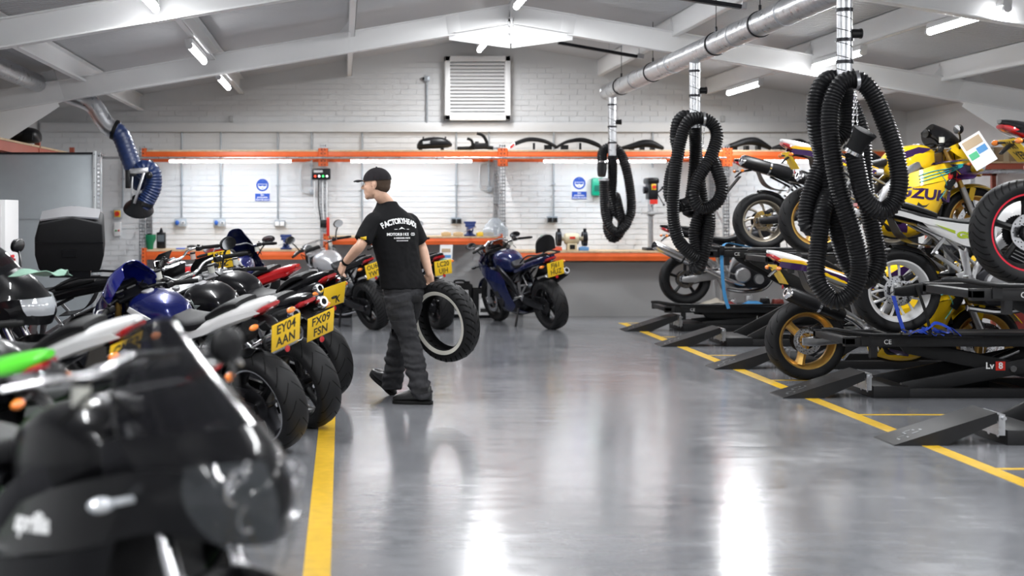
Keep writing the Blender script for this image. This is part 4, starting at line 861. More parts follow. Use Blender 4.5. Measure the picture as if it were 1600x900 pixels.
def bike(label, loc, rz, lean=0., scale=1., group=None, body=None, body2=None, tank=None, seat=SEATM, rim=BLK, style='five', front_style=None,
         ty=TY1, fair=True, naked=False, pl=None, pl_tilt=.35, ex='low', can_m=None, top=None, tail=None, tail_kick=.0, mirrors=True, screen=GLASS_S,
         frame_m_=None, stripe=None, lens=RLENS, bars='clip', droop=.0, front=True, rack=False, extra=None, seat2=None, rx=.0, swing=None, name='motorcycle', screen_h=0., tyre_w=None, wx=0., pz=.78, nose=None, light=True, eng=True, stand=True):
    body = body or BLK; body2 = body2 or body; tank = tank or body; tail = tail or body2; FM = frame_m_ or DM; SW = swing or FM
    root = thing(name, label, 'motorcycle', loc, (lean, 0, rz), group, scale)
    wheel(root, wx, rim, ty, style, True, z=.315 - droop, stripe=stripe, w=tyre_w)
    if front: wheel(root, 1.41, rim, ty, front_style or style, False, z=.302, r=.302, stripe=stripe)
    # swingarm, chain
    m = MB(); zr = .315 - droop
    for s in (-1, 1): m.loft([((-.06 + wx, s * .125, zr), .014, .03), ((.04 + wx, s * .125, zr + .005), .016, .042), ((.30, s * .12, (zr + .40) / 2), .02, .05), ((.55, s * .10, .40), .025, .055)], n=12, ex=4)
    m.box((.36, 0, (zr + .44) / 2), (.08, .24, .08)); m.build('swingarm', SW, root)
    m = MB()
    for k in (-1, 1): m.bar((0, .075, zr + k * .095), (.56, .075, .40 + k * .035), .012, .014)
    m.build('chain', DM, root)
    m = MB(); m.patch([[(.30, y, .46) for y in (-.08, 0, .08)], [(.20, y, zr + .285 - abs(y) * .4) for y in (-.09, 0, .09)], [(.06, y, zr + .335 - abs(y) * .4) for y in (-.09, 0, .09)], [(-.04, y, zr + .34 - abs(y) * .4) for y in (-.06, 0, .06)]], .006); m.build('rear_hugger', BLK, root)
    m = MB(); m.box((.055, -.10, zr + .105), (.07, .05, .045), Matrix.Rotation(-.5, 3, 'Y')); m.build('brake_caliper', DM, root, bev=.008)
    # engine
    if eng:
        m = MB(); m.prism([(.52, .30), (.60, .21), (.92, .21), (1.0, .32), (.98, .50), (.84, .55), (.62, .52), (.52, .44)], -.17, .17); m.build('crankcase', DM, root, bev=.02, seg=2)
        m = MB(); Rm = Matrix.Rotation(.45, 3, 'Y'); u = Rm @ Vector((0, 0, 1)); m.box(Vector((.84, 0, .52)) + u * .09, (.20, .36, .20), Rm); m.box(Vector((.84, 0, .52)) + u * .22, (.22, .34, .06), Rm); m.build('cylinder_block', DM, root, bev=.01)
        if naked:
            m = MB(); [m.box(Vector((.84, 0, .52)) + u * (.01 + .025 * k), (.25, .39, .006), Rm) for k in range(7)]; m.build('cooling_fin', CAST, root)
        m = MB(); m.lathe([(.001, -.225), (.075, -.225), (.092, -.21), (.095, -.165), (.001, -.165)], (.66, 0, .37), n=26); m.lathe([(.001, -.21), (.055, -.21), (.065, -.17), (.001, -.165)], (.86, 0, .32), n=22); m.build('clutch_cover', CAST if naked else DM, root)
        m = MB(); m.lathe([(.001, .225), (.07, .225), (.085, .2), (.088, .165), (.001, .165)], (.84, 0, .36), n=24); m.build('generator_cover', DM, root)
        m = MB(); m.box((1.06, 0, .60), (.04, .32, .30), Matrix.Rotation(-.25, 3, 'Y')); m.build('radiator', BLK, root, bev=.006)
        m = MB()
        for y in (-.12, -.04, .04, .12): m.tube([(.98, y, .60), (1.06, y, .50), (1.06, y * .8, .34), (.96, y * .5, .20), (.75, y * .3, .16), (.5, -.05, .19)], .02, 8, smooth=4)
        m.build('exhaust_header', DM if not naked else CHR, root)
    # frame spars, subframe
    m = MB()
    for s in (-1, 1):
        m.loft([((.50, s * .12, .36), .02, .07), ((.56, s * .14, .54), .02, .06), ((.72, s * .17, .70), .018, .06), ((.92, s * .14, .80), .018, .06), ((1.12, s * .05, .86), .02, .07)], n=12, ex=4)
        m.tube([(.60, s * .12, .62), (.30, s * .11, .78), (.02, s * .08, .86)], .013, 8); m.tube([(.56, s * .12, .48), (.32, s * .11, .70), (.12, s * .09, .80)], .012, 8)
    m.build('frame', FM, root)
    # footrest hangers
    for s in (-1, 1):
        h = MB(); h.prism([(.40, .62), (.47, .60), (.50, .40), (.44, .36), (.38, .44), (.44, .46)], s * .13 - .006, s * .13 + .006)
        h.bar((.42, s * .13, .46), (.20, s * .15, .60), .012, .03); h.bar((.30, s * .13, .70), (.20, s * .15, .58), .012, .025); hh_ = h.build('footrest_hanger', ALU, root, bev=.002)
        h = MB(); h.cyl((.44, s * .13, .42), (.44, s * .23, .425), .013, n=10); h.bar((.44, s * .16, .42), (.60, s * .17, .37), .012, .015); h.build('footrest', ALU, hh_); MB().cyl((.21, s * .15, .585), (.20, s * .24, .60), .012, n=10).build('footrest', ALU, hh_)
    # forks
    if front:
        m = MB(); [m.tube([(1.395, s * .10, .30), (1.27, s * .10, .60)], [.03, .027], 14) for s in (-1, 1)]; [m.box((1.40, s * .10, .31), (.08, .05, .08)) for s in (-1, 1)]; m.build('fork_leg', CAST, root)
        m = MB(); [m.tube([(1.27, s * .10, .60), (1.105, s * .10, .98)], .023, 14) for s in (-1, 1)]; m.build('fork_tube', GOLD if style == 'three' else CHR, root)
        [MB().box((1.35, s * .085, .42), (.07, .05, .12), Matrix.Rotation(-.38, 3, 'Y')).build('brake_caliper', DM if not stripe else CAST, root, bev=.008) for s in (-1, 1)]
        m = MB(); P = []
        for k in range(7):
            a = R(30 + k * 20); rr = .335; P.append([(1.41 + rr * math.cos(a) * (1), y, .302 + (rr - abs(y) * .35) * math.sin(a)) for y in (-.075, -.045, 0, .045, .075)])
        m.patch(P, .006, 2, 2); [m.bar((1.38, s * .078, .60), (1.34, s * .082, .44), .008, .05) for s in (-1, 1)]; m.build('front_mudguard', body, root)
    m = MB(); m.box((1.11, 0, .955), (.10, .26, .025), Matrix.Rotation(-.38, 3, 'Y')); m.box((1.17, 0, .80), (.10, .25, .035), Matrix.Rotation(-.38, 3, 'Y')); [m.cyl((1.10, s * .10, .965), (1.094, s * .10, .985), .03, n=14) for s in (-1, 1)]; m.build('triple_clamp', CAST if naked else DM, root, bev=.008)
    # tank and seat
    m = MB(); m.loft([((.60, 0, .80), .07, .06), ((.66, 0, .81), .12, .11), ((.80, 0, .83), .165, .14), ((.94, 0, .84), .165, .14), ((1.03, 0, .83), .11, .11), ((1.06, 0, .82), .05, .06)], n=26, ex=2.8); m.build('fuel_tank', tank, root)
    m = MB(); m.lathe([(.001, .02), (.04, .02), (.045, 0), (.001, 0)], (.92, 0, .968), (0.05, 0, 1), 18); m.build('filler_cap', CAST, root)
    m = MB(); m.loft([((.26, 0, .83), .10, .03), ((.34, 0, .815), .13, .035), ((.48, 0, .80), .125, .035), ((.62, 0, .825), .085, .04), ((.66, 0, .85), .06, .03)], n=20, ex=3); m.build('seat', seat, root)
    k = tail_kick
    m = MB(); m.loft([((.05 - .1, 0, .93 + k), .085, .02), ((.04, 0, .915 + k), .105, .03), ((.16, 0, .885 + k * .6), .11, .03), ((.27, 0, .86), .09, .025)], n=20, ex=3); m.build('pillion_seat', seat2 or seat, root)
    m = MB(); m.loft([((-.30, 0, .945 + k * 1.3), .03, .012, .2), ((-.24, 0, .925 + k * 1.2), .065, .032, .2), ((-.10, 0, .885 + k), .105, .05, .1), ((.08, 0, .85 + k * .5), .125, .055), ((.28, 0, .80), .13, .05), ((.46, 0, .75), .12, .04), ((.58, 0, .74), .10, .03)], n=20, ex=2.6); tl = m.build('tail_fairing', tail, root)
    if body2 != tail or True:
        m = MB()
        for s in (-1, 1): m.patch([[(-.20, s * .088, .905 + k * 1.1), (0, s * .13, .875 + k * .8), (.26, s * .145, .81), (.48, s * .135, .76)], [(-.24, s * .075, .885 + k * 1.1), (0, s * .132, .84 + k * .7), (.26, s * .148, .775), (.50, s * .135, .72)]], .004)
        m.build('tail_panel', body2, root)
    m = MB(); m.loft([((-.295, 0, .915 + k * 1.3), .05, .012), ((-.25, 0, .90 + k * 1.2), .075, .022), ((-.17, 0, .87 + k), .07, .02)], n=16, ex=3); m.build('tail_light', lens, root)
    m = MB(); m.tube([(-.12, 0, .84 + k), (-.22, 0, .82 + k), (-.29, 0, .76 + k)], [.05, .045, .03], 8, smooth=3, ry=.25); m.patch([[(-.05, y, .83 + k) for y in (-.06, 0, .06)], [(.02, y, .72) for y in (-.09, 0, .09)], [(.12, y, .66) for y in (-.09, 0, .09)], [(.25, y, .64) for y in (-.08, 0, .08)]], .006); m.build('undertray', BLK, root)
    if pl:
        plate(root, -.315 - rx, pz + k, pl, pl_tilt)
        m = MB(); m.lathe([(.001, 0), (.016, 0), (.02, .006), (.001, .008)], (-.322 - rx + .09 * math.sin(pl_tilt) - .0, .0, pz - .1 + k), (-1, 0, 0), 12); m.build('reflector', RLENS, root)
    for s in (-1, 1):
        m = MB(); m.tube([(-.24, s * .05, .83 + k), (-.25, s * .12, .83 + k)], .008, 8); i_ = m.build('indicator', BLK, root); m = MB(); m.sphere((-.255, s * .15, .83 + k), (.02, .035, .018)); m.build('indicator_lens', OLENS if lens is RLENS else LENS, i_)
    # exhaust
    CM = can_m or DM
    def can_(a, b, r=.052, ry_=1.15):
        a = Vector(a); b = Vector(b); d = (b - a).normalized(); m = MB(); m.tube([a, a.lerp(b, .06), a.lerp(b, .94), b], [r * .7, r, r, r * .92], 20, ry=ry_); e = m.build('silencer', CM, root)
        m = MB(); m.lathe([(r * .45, .02), (r * .72, .02), (r * .98, 0), (r * .98, -.03), (r * .45, -.04)], b, d, 20, closed=True); m.build('end_cap', CHR if CM is not CHR else DM, e)
        m = MB(); m.lathe([(.001, .0), (r * .45, .0), (r * .45, -.02), (.001, -.02)], b, d, 16); m.build('outlet', INK, e)
        m = MB(); m.lathe([(r, -.01), (r * 1.18, -.01), (r * 1.18, .01), (r, .01)], a.lerp(b, .45), d, 20, closed=True); m.build('strap', BLK if CM is not BLK else CHR, e)
        return e
    if ex == 'low':
        can_((.30, -.19, .36), (-.18, -.22, .47)); m = MB(); m.tube([(.52, -.05, .19), (.42, -.14, .24), (.30, -.19, .36)], .022, 10, smooth=4); m.build('link_pipe', CHR, root)
    elif ex == 'mid':
        can_((.25, -.17, .52), (-.20, -.20, .70)); m = MB(); m.tube([(.56, -.10, .24), (.46, -.16, .36), (.34, -.17, .47), (.25, -.17, .52)], .022, 10, smooth=4); m.build('link_pipe', CHR, root)
    elif ex == 'under':
        for s in (-1, 1): can_((.16, s * .10, .76 + k * .5), (-.26, s * .12, .86 + k), .046)
    elif ex == 'high':
        can_((.02, -.19, .66), (-.30, -.22, .80), .05); m = MB(); m.tube([(.55, -.10, .35), (.42, -.17, .50), (.20, -.18, .58), (.02, -.19, .66)], .024, 10, smooth=4); m.build('link_pipe', CHR, root)
    elif ex == 'tail':
        can_((.28, -.15, .82), (-.26, -.16, .97), .06); m = MB(); m.tube([(.55, -.10, .35), (.50, -.16, .55), (.42, -.16, .75), (.28, -.15, .82)], .024, 10, smooth=4); m.build('link_pipe', CHR, root)
    elif ex == 'long':
        can_((.22, -.19, .44), (-.42, -.20, .74), .048); m = MB(); m.tube([(.78, -.13, .22), (.50, -.17, .31), (.22, -.19, .44)], .027, 12, smooth=3); m.build('link_pipe', CHR, root)
    # bars, controls
    if bars:
        hb = {'clip': (.93, .34, .90, .98), 'mid': (1.03, .36, 1.02, 1.0), 'high': (1.10, .40, 1.00, .98)}[bars]
        m = MB()
        for s in (-1, 1):
            if bars == 'clip': P = [(1.10, s * .11, .955), (1.08, s * .18, .955), (1.0, s * .30, .93), (.97, s * .36, .92)]
            else: P = [(1.09, 0, hb[0] + .0), (1.09, s * .10, hb[0]), (1.07, s * .18, hb[2] + .06), (.99, s * .30, hb[2] + .06), (.93, s * .38, hb[2] + .05)]
            m.tube(P, .0115, 10, smooth=4)
            if bars == 'clip' and s < 0: m.build('handlebar', BLK, root); m = MB()
        b_ = m.build('handlebar', CHR if bars != 'clip' else BLK, root)
        for s in (-1, 1):
            e = Vector((.97, s * .36, .92)) if bars == 'clip' else Vector((.93, s * .38, hb[2] + .05)); q = Vector((1.02, s * .27, .937)) if bars == 'clip' else Vector((1.0, s * .27, hb[2] + .062))
            dr = (e - q).normalized(); g0 = q.lerp(e, .1); g1 = e + dr * .04
            m = MB(); m.tube([g0, g0 + dr * .01, g0.lerp(g1, .5), g1], [.021, .017, .016, .018], 12); m.cyl(g1, g1 + dr * .03, .014, n=12); m.build('grip', RUB, b_)
            m = MB(); m.tube([q + Vector((.03, -s * .02, 0)), q + Vector((.07, s * .02, 0)), e + Vector((.06, 0, -.01))], .006, 8, smooth=3); m.build('lever', ALU, b_)
            m = MB(); m.box(q + Vector((0, -s * .03, 0)), (.045, .05, .04)); m.box(q + Vector((.0, -s * .03, .03)), (.03, .02, .015)); m.build('switch_block', BLK, b_, bev=.006)
        m = MB(); m.cyl((1.05, -.20, .99), (1.05, -.20, 1.04), .024, n=14); m.build('fluid_reservoir', mat('milky', (.55, .55, .5), .35), b_); m = MB(); m.cyl((1.05, -.20, 1.04), (1.05, -.20, 1.052), .026, n=14); m.build('reservoir_cap', BLK, b_)
        m = MB(); m.tube([(1.02, -.24, .95), (1.13, -.2, 1.03), (1.2, -.1, .9), (1.25, -.08, .6)], .005, 6, smooth=5); m.tube([(1.02, .24, .95), (1.14, .2, 1.0), (1.2, .08, .88), (1.1, .05, .7)], .005, 6, smooth=5); m.build('cable', RUB, b_)
    m = MB(); m.box((1.20, 0, .98), (.05, .22, .10), Matrix.Rotation(-.5, 3, 'Y')); ic = m.build('instrument', BLK, root, bev=.015); m = MB()
    for y, r_ in ((-.05, .038), (.045, .034)): m.lathe([(.001, 0), (r_, 0), (r_, .006), (.001, .006)], (1.175, y, .99), (-.85, 0, .5), 20)
    m.build('dial', mat('dial_face', (.12, .12, .12), .2, coat=1), ic)
    # fairing
    if fair:
        for s in (-1, 1):
            m = MB(); S = lambda r: [(x, s * y, z) for x, y, z in r]
            m.patch([S(((.72, .165, .70), (.92, .21, .77), (1.12, .235, .83), (1.32, .175, .87), (1.47, .06, .84))), S(((.68, .20, .57), (.88, .245, .62), (1.10, .25, .67), (1.30, .18, .73), (1.45, .06, .745)))], .006); m.build('upper_fairing', body, root)
            m = MB(); m.patch([S(((.68, .20, .57), (.80, .235, .60), (.95, .25, .63), (1.10, .25, .67), (1.20, .22, .70))), S(((.62, .19, .42), (.76, .22, .43), (.90, .235, .45), (1.03, .215, .50), (1.10, .18, .55))), S(((.55, .15, .26), (.70, .175, .23), (.84, .18, .24), (.96, .16, .30), (1.04, .13, .38))), S(((.54, .03, .18), (.68, .03, .155), (.82, .03, .155), (.93, .03, .19), (1.0, .03, .27)))], .006); m.build('lower_fairing', body2, root)
            m = MB(); m.prism([(.80, .40), (.90, .43), (.98, .52), (.94, .56), (.84, .50)], s * .236 - .004, s * .236 + .004); m.build('vent', INK, root)
        sy = lambda r: [(x, y, z) for x, y, z in r] + [(x, -y, z) for x, y, z in r[-2::-1]]
        m = MB(); V2 = sy(((1.18, .205, .88), (1.34, .12, .92), (1.40, 0, .93))); V3 = sy(((1.10, .19, .94), (1.24, .12, 1.0), (1.28, 0, 1.02)))
        V4 = sy(((1.03, .17, .99 + screen_h * .5), (1.15, .11, 1.06 + screen_h * .5), (1.18, 0, 1.08 + screen_h * .6))); V5 = sy(((.99, .10, 1.04 + screen_h), (1.04, .06, 1.10 + screen_h), (1.05, 0, 1.115 + screen_h)))
        if nose == 'upright': V2 = sy(((1.24, .19, .86), (1.40, .12, .875), (1.47, 0, .88))); V3 = sy(((1.15, .17, .92), (1.33, .11, .945), (1.40, 0, .955))); V4 = sy(((1.08, .13, 1.02), (1.22, .08, 1.05), (1.26, 0, 1.06))); V5 = sy(((1.05, .05, 1.155), (1.11, .03, 1.18), (1.13, 0, 1.185)))
        m.patch([sy(((1.30, .18, .73), (1.43, .10, .71), (1.47, 0, .70))), sy(((1.30, .19, .80), (1.44, .11, .80), (1.50, 0, .79))), V2, V3], .006); m.build('nose_fairing', body, root)
        m = MB(); m.patch([V3, V4, V5], .004); m.build('windscreen', screen, root)
        if light:
            for s in (-1, 1): m = MB(); m.patch([[(1.36, s * .16, .865), (1.45, s * .09, .862), (1.49, s * .02, .86)], [(1.375, s * .165, .82), (1.47, s * .095, .81), (1.505, s * .02, .80)], [(1.39, s * .14, .775), (1.465, s * .08, .765), (1.495, s * .02, .76)]], .012); m.build('headlight', LENS, root)
        for s in (-1, 1):
            m = MB(); m.tube([(1.25, s * .21, .80), (1.25, s * .28, .80)], .009, 8); m.sphere((1.25, s * .30, .80), (.025, .035, .018)); m.build('indicator', LENS if nose else OLENS if s < 0 else BLK, root)
        if mirrors: [mirror_(root, (1.22, s * .17, .94), (1.14, s * .33, 1.08)) for s in (-1, 1)]
    else:
        if light: m = MB(); m.lathe([(.03, -.12), (.07, -.09), (.09, -.02), (.09, 0), (.08, .012), (.001, .02)], (1.29, 0, .88), (1, 0, -.05), 26); hl = m.build('headlamp', BLK, root); m = MB(); m.lathe([(.083, .0), (.08, .014), (.001, .022)], (1.29, 0, .88), (1, 0, -.05), 26); m.build('headlamp_lens', LENS, hl)
        m = MB(); m.patch([[(1.27, y, .97) for y in (-.10, 0, .10)], [(1.26, y, 1.03) for y in (-.11, 0, .11)], [(1.20, y, 1.10) for y in (-.09, 0, .09)]], .005); m.build('fly_screen', screen if screen_h else BLK, root)
        for s in (-1, 1): m = MB(); m.patch([[(.82, s * .175, .80), (.98, s * .20, .80), (1.12, s * .17, .78)], [(.86, s * .185, .70), (1.0, s * .21, .68), (1.12, s * .17, .66)], [(.95, s * .17, .60), (1.04, s * .18, .58), (1.10, s * .15, .58)]], .006); m.build('side_cowl', body, root)
        if mirrors: [mirror_(root, (1.0, s * .26, 1.05 if bars == 'high' else 1.0), (1.0, s * .36, 1.22 if bars == 'high' else 1.14), (.02, .07, .05)) for s in (-1, 1)]
    if stand: m = MB(); m.bar((.55, .14, .28), (.48, .30, .02 + math.sin(-lean) * -.04), .02, .02); m.box((.48, .31, .012 - .05 * (1 if lean else 0)), (.06, .04, .01)); m.build('side_stand', BLK, root)
    if rack:
        m = MB(); m.tube([(-.28, .12, .96), (.05, .14, .96), (.3, .13, .86)], .01, 8, smooth=3); m.tube([(-.28, -.12, .96), (.05, -.14, .96), (.3, -.13, .86)], .01, 8, smooth=3); m.tube([(-.28, .12, .96), (-.30, 0, .96), (-.28, -.12, .96)], .01, 8, smooth=3); m.build('grab_rail', BLK, root)
    return root
RZL = R(130)
pW = paint('paint_white', (.78, .78, .78)); pB = paint('paint_blue', (.006, .010, .085), .25, .3); pNB = paint('paint_navy', (.010, .016, .07), .25, .3); pR = paint('paint_red', (.45, .012, .015)); pK = mat('paint_black', (.005, .005, .006), .28, coat=.42, spec=.1, var=.04, vs=3); pY = paint('paint_yellow', (.86, .54, .01)); pP = paint('paint_purple', (.035, .012, .07)); pG = paint('paint_green', (.10, .62, .04)); pS = paint('paint_silver', (.5, .5, .52), .3, .6); pLB = paint('paint_bright_blue', (.012, .03, .3), .25, .2)
def local_text(root, t, size, m, o, x, y, **k): return text(t, size, m, root, frame_m(o, x, y), **k)
def panel(root, pts, y, m, nm='stripe', th=.003):
    """decal-shaped sheet on the side of a motorcycle: outline in XZ at depth y (list or number)"""
    a = MB().prism(pts, y - th, y + th); return a.build(nm, m, root, bev=.001)
# --- left row, tails towards the aisle
b = bike('blue and white sports motorcycle with yellow number plate EY04 AAN', (-.40, 8.66, 0), R(134), R(-17), body=pB, body2=pW, tank=pB, tail=pW, tail_kick=.03, rim=DM, style='three', stripe=CHR, pl=('EY04', 'AAN'), ex='mid', can_m=CHR, mirrors=False, screen=paint('paint_blue_deep', (.006, .012, .19), .2), screen_h=.06, frame_m_=BLK, rx=.03, pz=.75)
for s in (-1, 1): panel(b, [(.72, .86), (.92, .93), (.96, .90), (.80, .84)], s * .165, pW, 'tank_stripe')
b = bike('black sports motorcycle with yellow number plate FX09 FSN and a fluted tyre', (-.19, 9.58, 0), R(130), R(-17), body=pK, body2=pK, tank=pK, rim=BLK, style='five', pl=('FX09', 'FSN'), pl_tilt=.4, ex='under', can_m=MBLK, bars='mid', fair=False, naked=True, rx=.03, pz=.75)
star = [(math.cos(i * PI / 5 + .3) * (.10 if i % 2 == 0 else .04), math.sin(i * PI / 5 + .3) * (.06 if i % 2 == 0 else .022)) for i in range(10)]
for s in (-1, 1): panel(b, [(.84 + x, .86 + z) for x, z in star], s * .163, mat('star_grey', (.25, .28, .27), .4), 'star_emblem')
bike('black motorcycle with twin high silencers and half-hidden plate', (-.13, 10.95, 0), R(134), R(-12), body=pK, tank=pK, tail_kick=.06, pl=('', '    K'), ex='under', bars='clip', fair=False, naked=True, mirrors=False, rx=-.03)
bike('red motorcycle with black seat parked behind the twin-silencer one', (-.50, 12.5, 0), R(145), R(-12), body=pR, body2=pR, tank=pR, tail=pR, tail_kick=.05, ex='mid', bars='mid', fair=False, naked=True, mirrors=False)
b = bike('white sports motorcycle with red tail light and plate ending N53, near left', (-1.03, 6.55, 0), R(150), R(-13), body=pW, body2=pW, tank=pW, tail=pW, tail_kick=.05, pl=('GN53', ''), pl_tilt=.35, ex='low', mirrors=False, rx=-.13, bars='clip')
for s in (-1, 1): panel(b, [(-.12, .885), (.30, .80), (.45, .76), (.45, .73), (.28, .76), (-.05, .86)], s * .15, pK, 'tail_stripe'); panel(b, [(.12, .845), (.30, .808), (.30, .795), (.12, .832)], s * .154, mat('red_mark', (.5, .02, .02), .4), 'red_stripe')
b = bike('grey-seated motorcycle blurred behind the foreground windscreen', (-.62, 5.35, 0), R(152), R(-12), body=pK, body2=pS, tank=pK, tail=pK, seat=mat('grey_vinyl', (.10, .10, .105), .45), mirrors=False, ex='low')
bike('bright green sports motorcycle cut off at the left edge', (-1.18, 4.98, 0), R(160), R(-11), body=pG, tank=pG, tail=pG, tail_kick=.04, mirrors=False, ex='low')
b = bike('red, white and blue sports motorcycle at the left edge, nose towards the aisle', (-3.42, 8.15, 0), R(-3), R(8), body=pR, body2=pLB, tank=pW, tail=pLB, mirrors=False)
b = bike('black and white faired motorcycle with orange indicator facing the aisle', (-3.36, 9.36, 0), R(-12), R(8), body=pK, body2=pS, tank=pK, bars='high', screen_h=.08, scale=1.08)
bike('deep blue sports motorcycle with tall blue screen and bare clip-on bars, facing away', (-.82, 8.35, 0), R(146), R(-12), body=pLB, body2=pB, tank=pB, tail=pW, mirrors=False, screen=paint('paint_blue_deep', (.006, .012, .19), .2), screen_h=.10, ex='low', tail_kick=-.02) if False else None
bike('dark motorcycle with red tail at the far left', (-2.52, 10.15, 0), R(164), R(-10), body=pR, tank=pR, tail=pR, tail_kick=.16, ex='mid', mirrors=False)
# top case motorcycle
b = bike('black touring motorcycle carrying a large top case, left', (-1.95, 11.3, 0), R(172), R(-8), body=pK, tank=pK, ex='mid', bars='high', rack=True, mirrors=True, screen_h=.1)
t = thing('top_case', 'large black top case with silver lid panel, left of the blue hose', 'luggage case', (-2.03, 10.66, 1.05), (R(13), 0, R(8)))
m = MB(); m.prism([(-.22, 0), (.22, 0), (.25, .12), (.24, .36), (.02, .41), (-.22, .36), (-.25, .25), (-.25, .12)], -.2, .2); m.build('shell', MBLK, t, bev=.02); m = MB(); m.patch([[(-.21, -.16, .372), (.0, -.17, .40), (.21, -.16, .385)], [(-.21, .1, .375), (0, .1, .415), (.22, .1, .39)]], -.012); m.build('lid_panel', pS, t)
m = MB(); m.box((0, -.202, .22), (.49, .006, .012)); m.box((0, -.205, .14), (.10, .02, .05)); m.build('seam', BLK, t); m = MB(); m.box((0, 0, -.03), (.3, .3, .06)); m.build('mounting_plate', DM, t)
t = thing('green_cloth', 'pale green rag draped over a seat at the left', 'cloth', (-1.80, 8.5, 1.06)); random.seed(4)
m = MB(); m.patch([[(x + random.uniform(-.02, .02), y, random.uniform(0, .05)) for x in (-.16, -.1, -.04, .04, .1, .16)] for y in (-.1, -.03, .04, .1)], .004, 3, 3); m.build('cloth', mat('rag_green', (.25, .42, .33), .9), t)
t0 = bike('blue and white motorcycle with plate LF55 HPZ seen from behind', (-1.02, 14.5, 0), R(86), R(-10), body=pB, body2=pW, tank=pB, tail=pS, pl=('LF55', 'HPZ'), pl_tilt=.2, bars='high', fair=True, screen=pNB, screen_h=.16, ex='low', tail_kick=.12, pz=.86)
# --- back row in front of the benches
bike('white naked motorcycle with plate OU66 YWT beside the charger post', (.44, 17.45, 0), R(118), R(-17), body=pW, body2=pK, tank=pS, tail=pK, pl=('OU66', 'YWT'), pl_tilt=.15, bars='high', fair=False, naked=True, ty=TY2, ex='long', can_m=MBLK, screen=GLASS_C, screen_h=.1, group=None)
bike('dark motorcycle with plate LC20 UJH half hidden by the man', (1.22, 17.5, 0), R(112), R(-9), body=pK, body2=pK, tank=pR, tail=pK, pl=('LC20', 'UJH'), pl_tilt=.15, bars='high', fair=False, naked=True, ex='low')
b = bike('navy blue motorcycle with backrest and plate FJ61 HUZ by the right bench', (2.62, 17.48, 0), R(112), R(-13), body=pNB, body2=pNB, tank=pNB, tail=pNB, pl=('FJ61', 'HUZ'), pl_tilt=.2, bars='high', fair=True, ex='mid', can_m=MBLK, screen=GLASS_S, rack=True, lens=RLENS, mirrors=True)
m = MB(); m.patch([[(-.14, -.13, 1.0), (-.17, 0, 1.0), (-.14, .13, 1.0)], [(-.17, -.12, 1.12), (-.20, 0, 1.13), (-.17, .12, 1.12)], [(-.20, -.08, 1.18), (-.22, 0, 1.2), (-.20, .08, 1.18)]], .03); m.build('backrest', SEATM, b)
# --- right: on and between the lifts
def flat(loc, label, **k): return bike(label, loc, k.pop('rz', 0.), 0., stand=False, **k)
# stripped motorcycle
b = flat((4.22, 17.5, .30), 'stripped silver-framed motorcycle with long steel silencer on the farthest lift', body=pK, tank=DM, tail=pK, frame_m_=CAST, swing=CAST, fair=False, naked=True, ex='long', can_m=CHR, bars='mid', front=False, mirrors=False, light=False, tail_kick=.02)
# black with short silencer
b = flat((4.60, 15.58, 1.03), 'black motorcycle with grey seven-spoke wheel and short silencer on a raised lift', body=pK, body2=pK, tank=pK, rim=mat('rim_champagne', (.38, .34, .28), .35, .7), style='seven', ex='tail', can_m=BLK, tail_kick=.03, pl=None, bars='clip', ty=TY1, mirrors=False)
m = MB(); m.bar((-.24, 0, .80), (-.42, 0, .58), .10, .012); m.build('plate_bracket', BLK, b); plate(b, -.37, .62, ('', ''), .7) if False else None
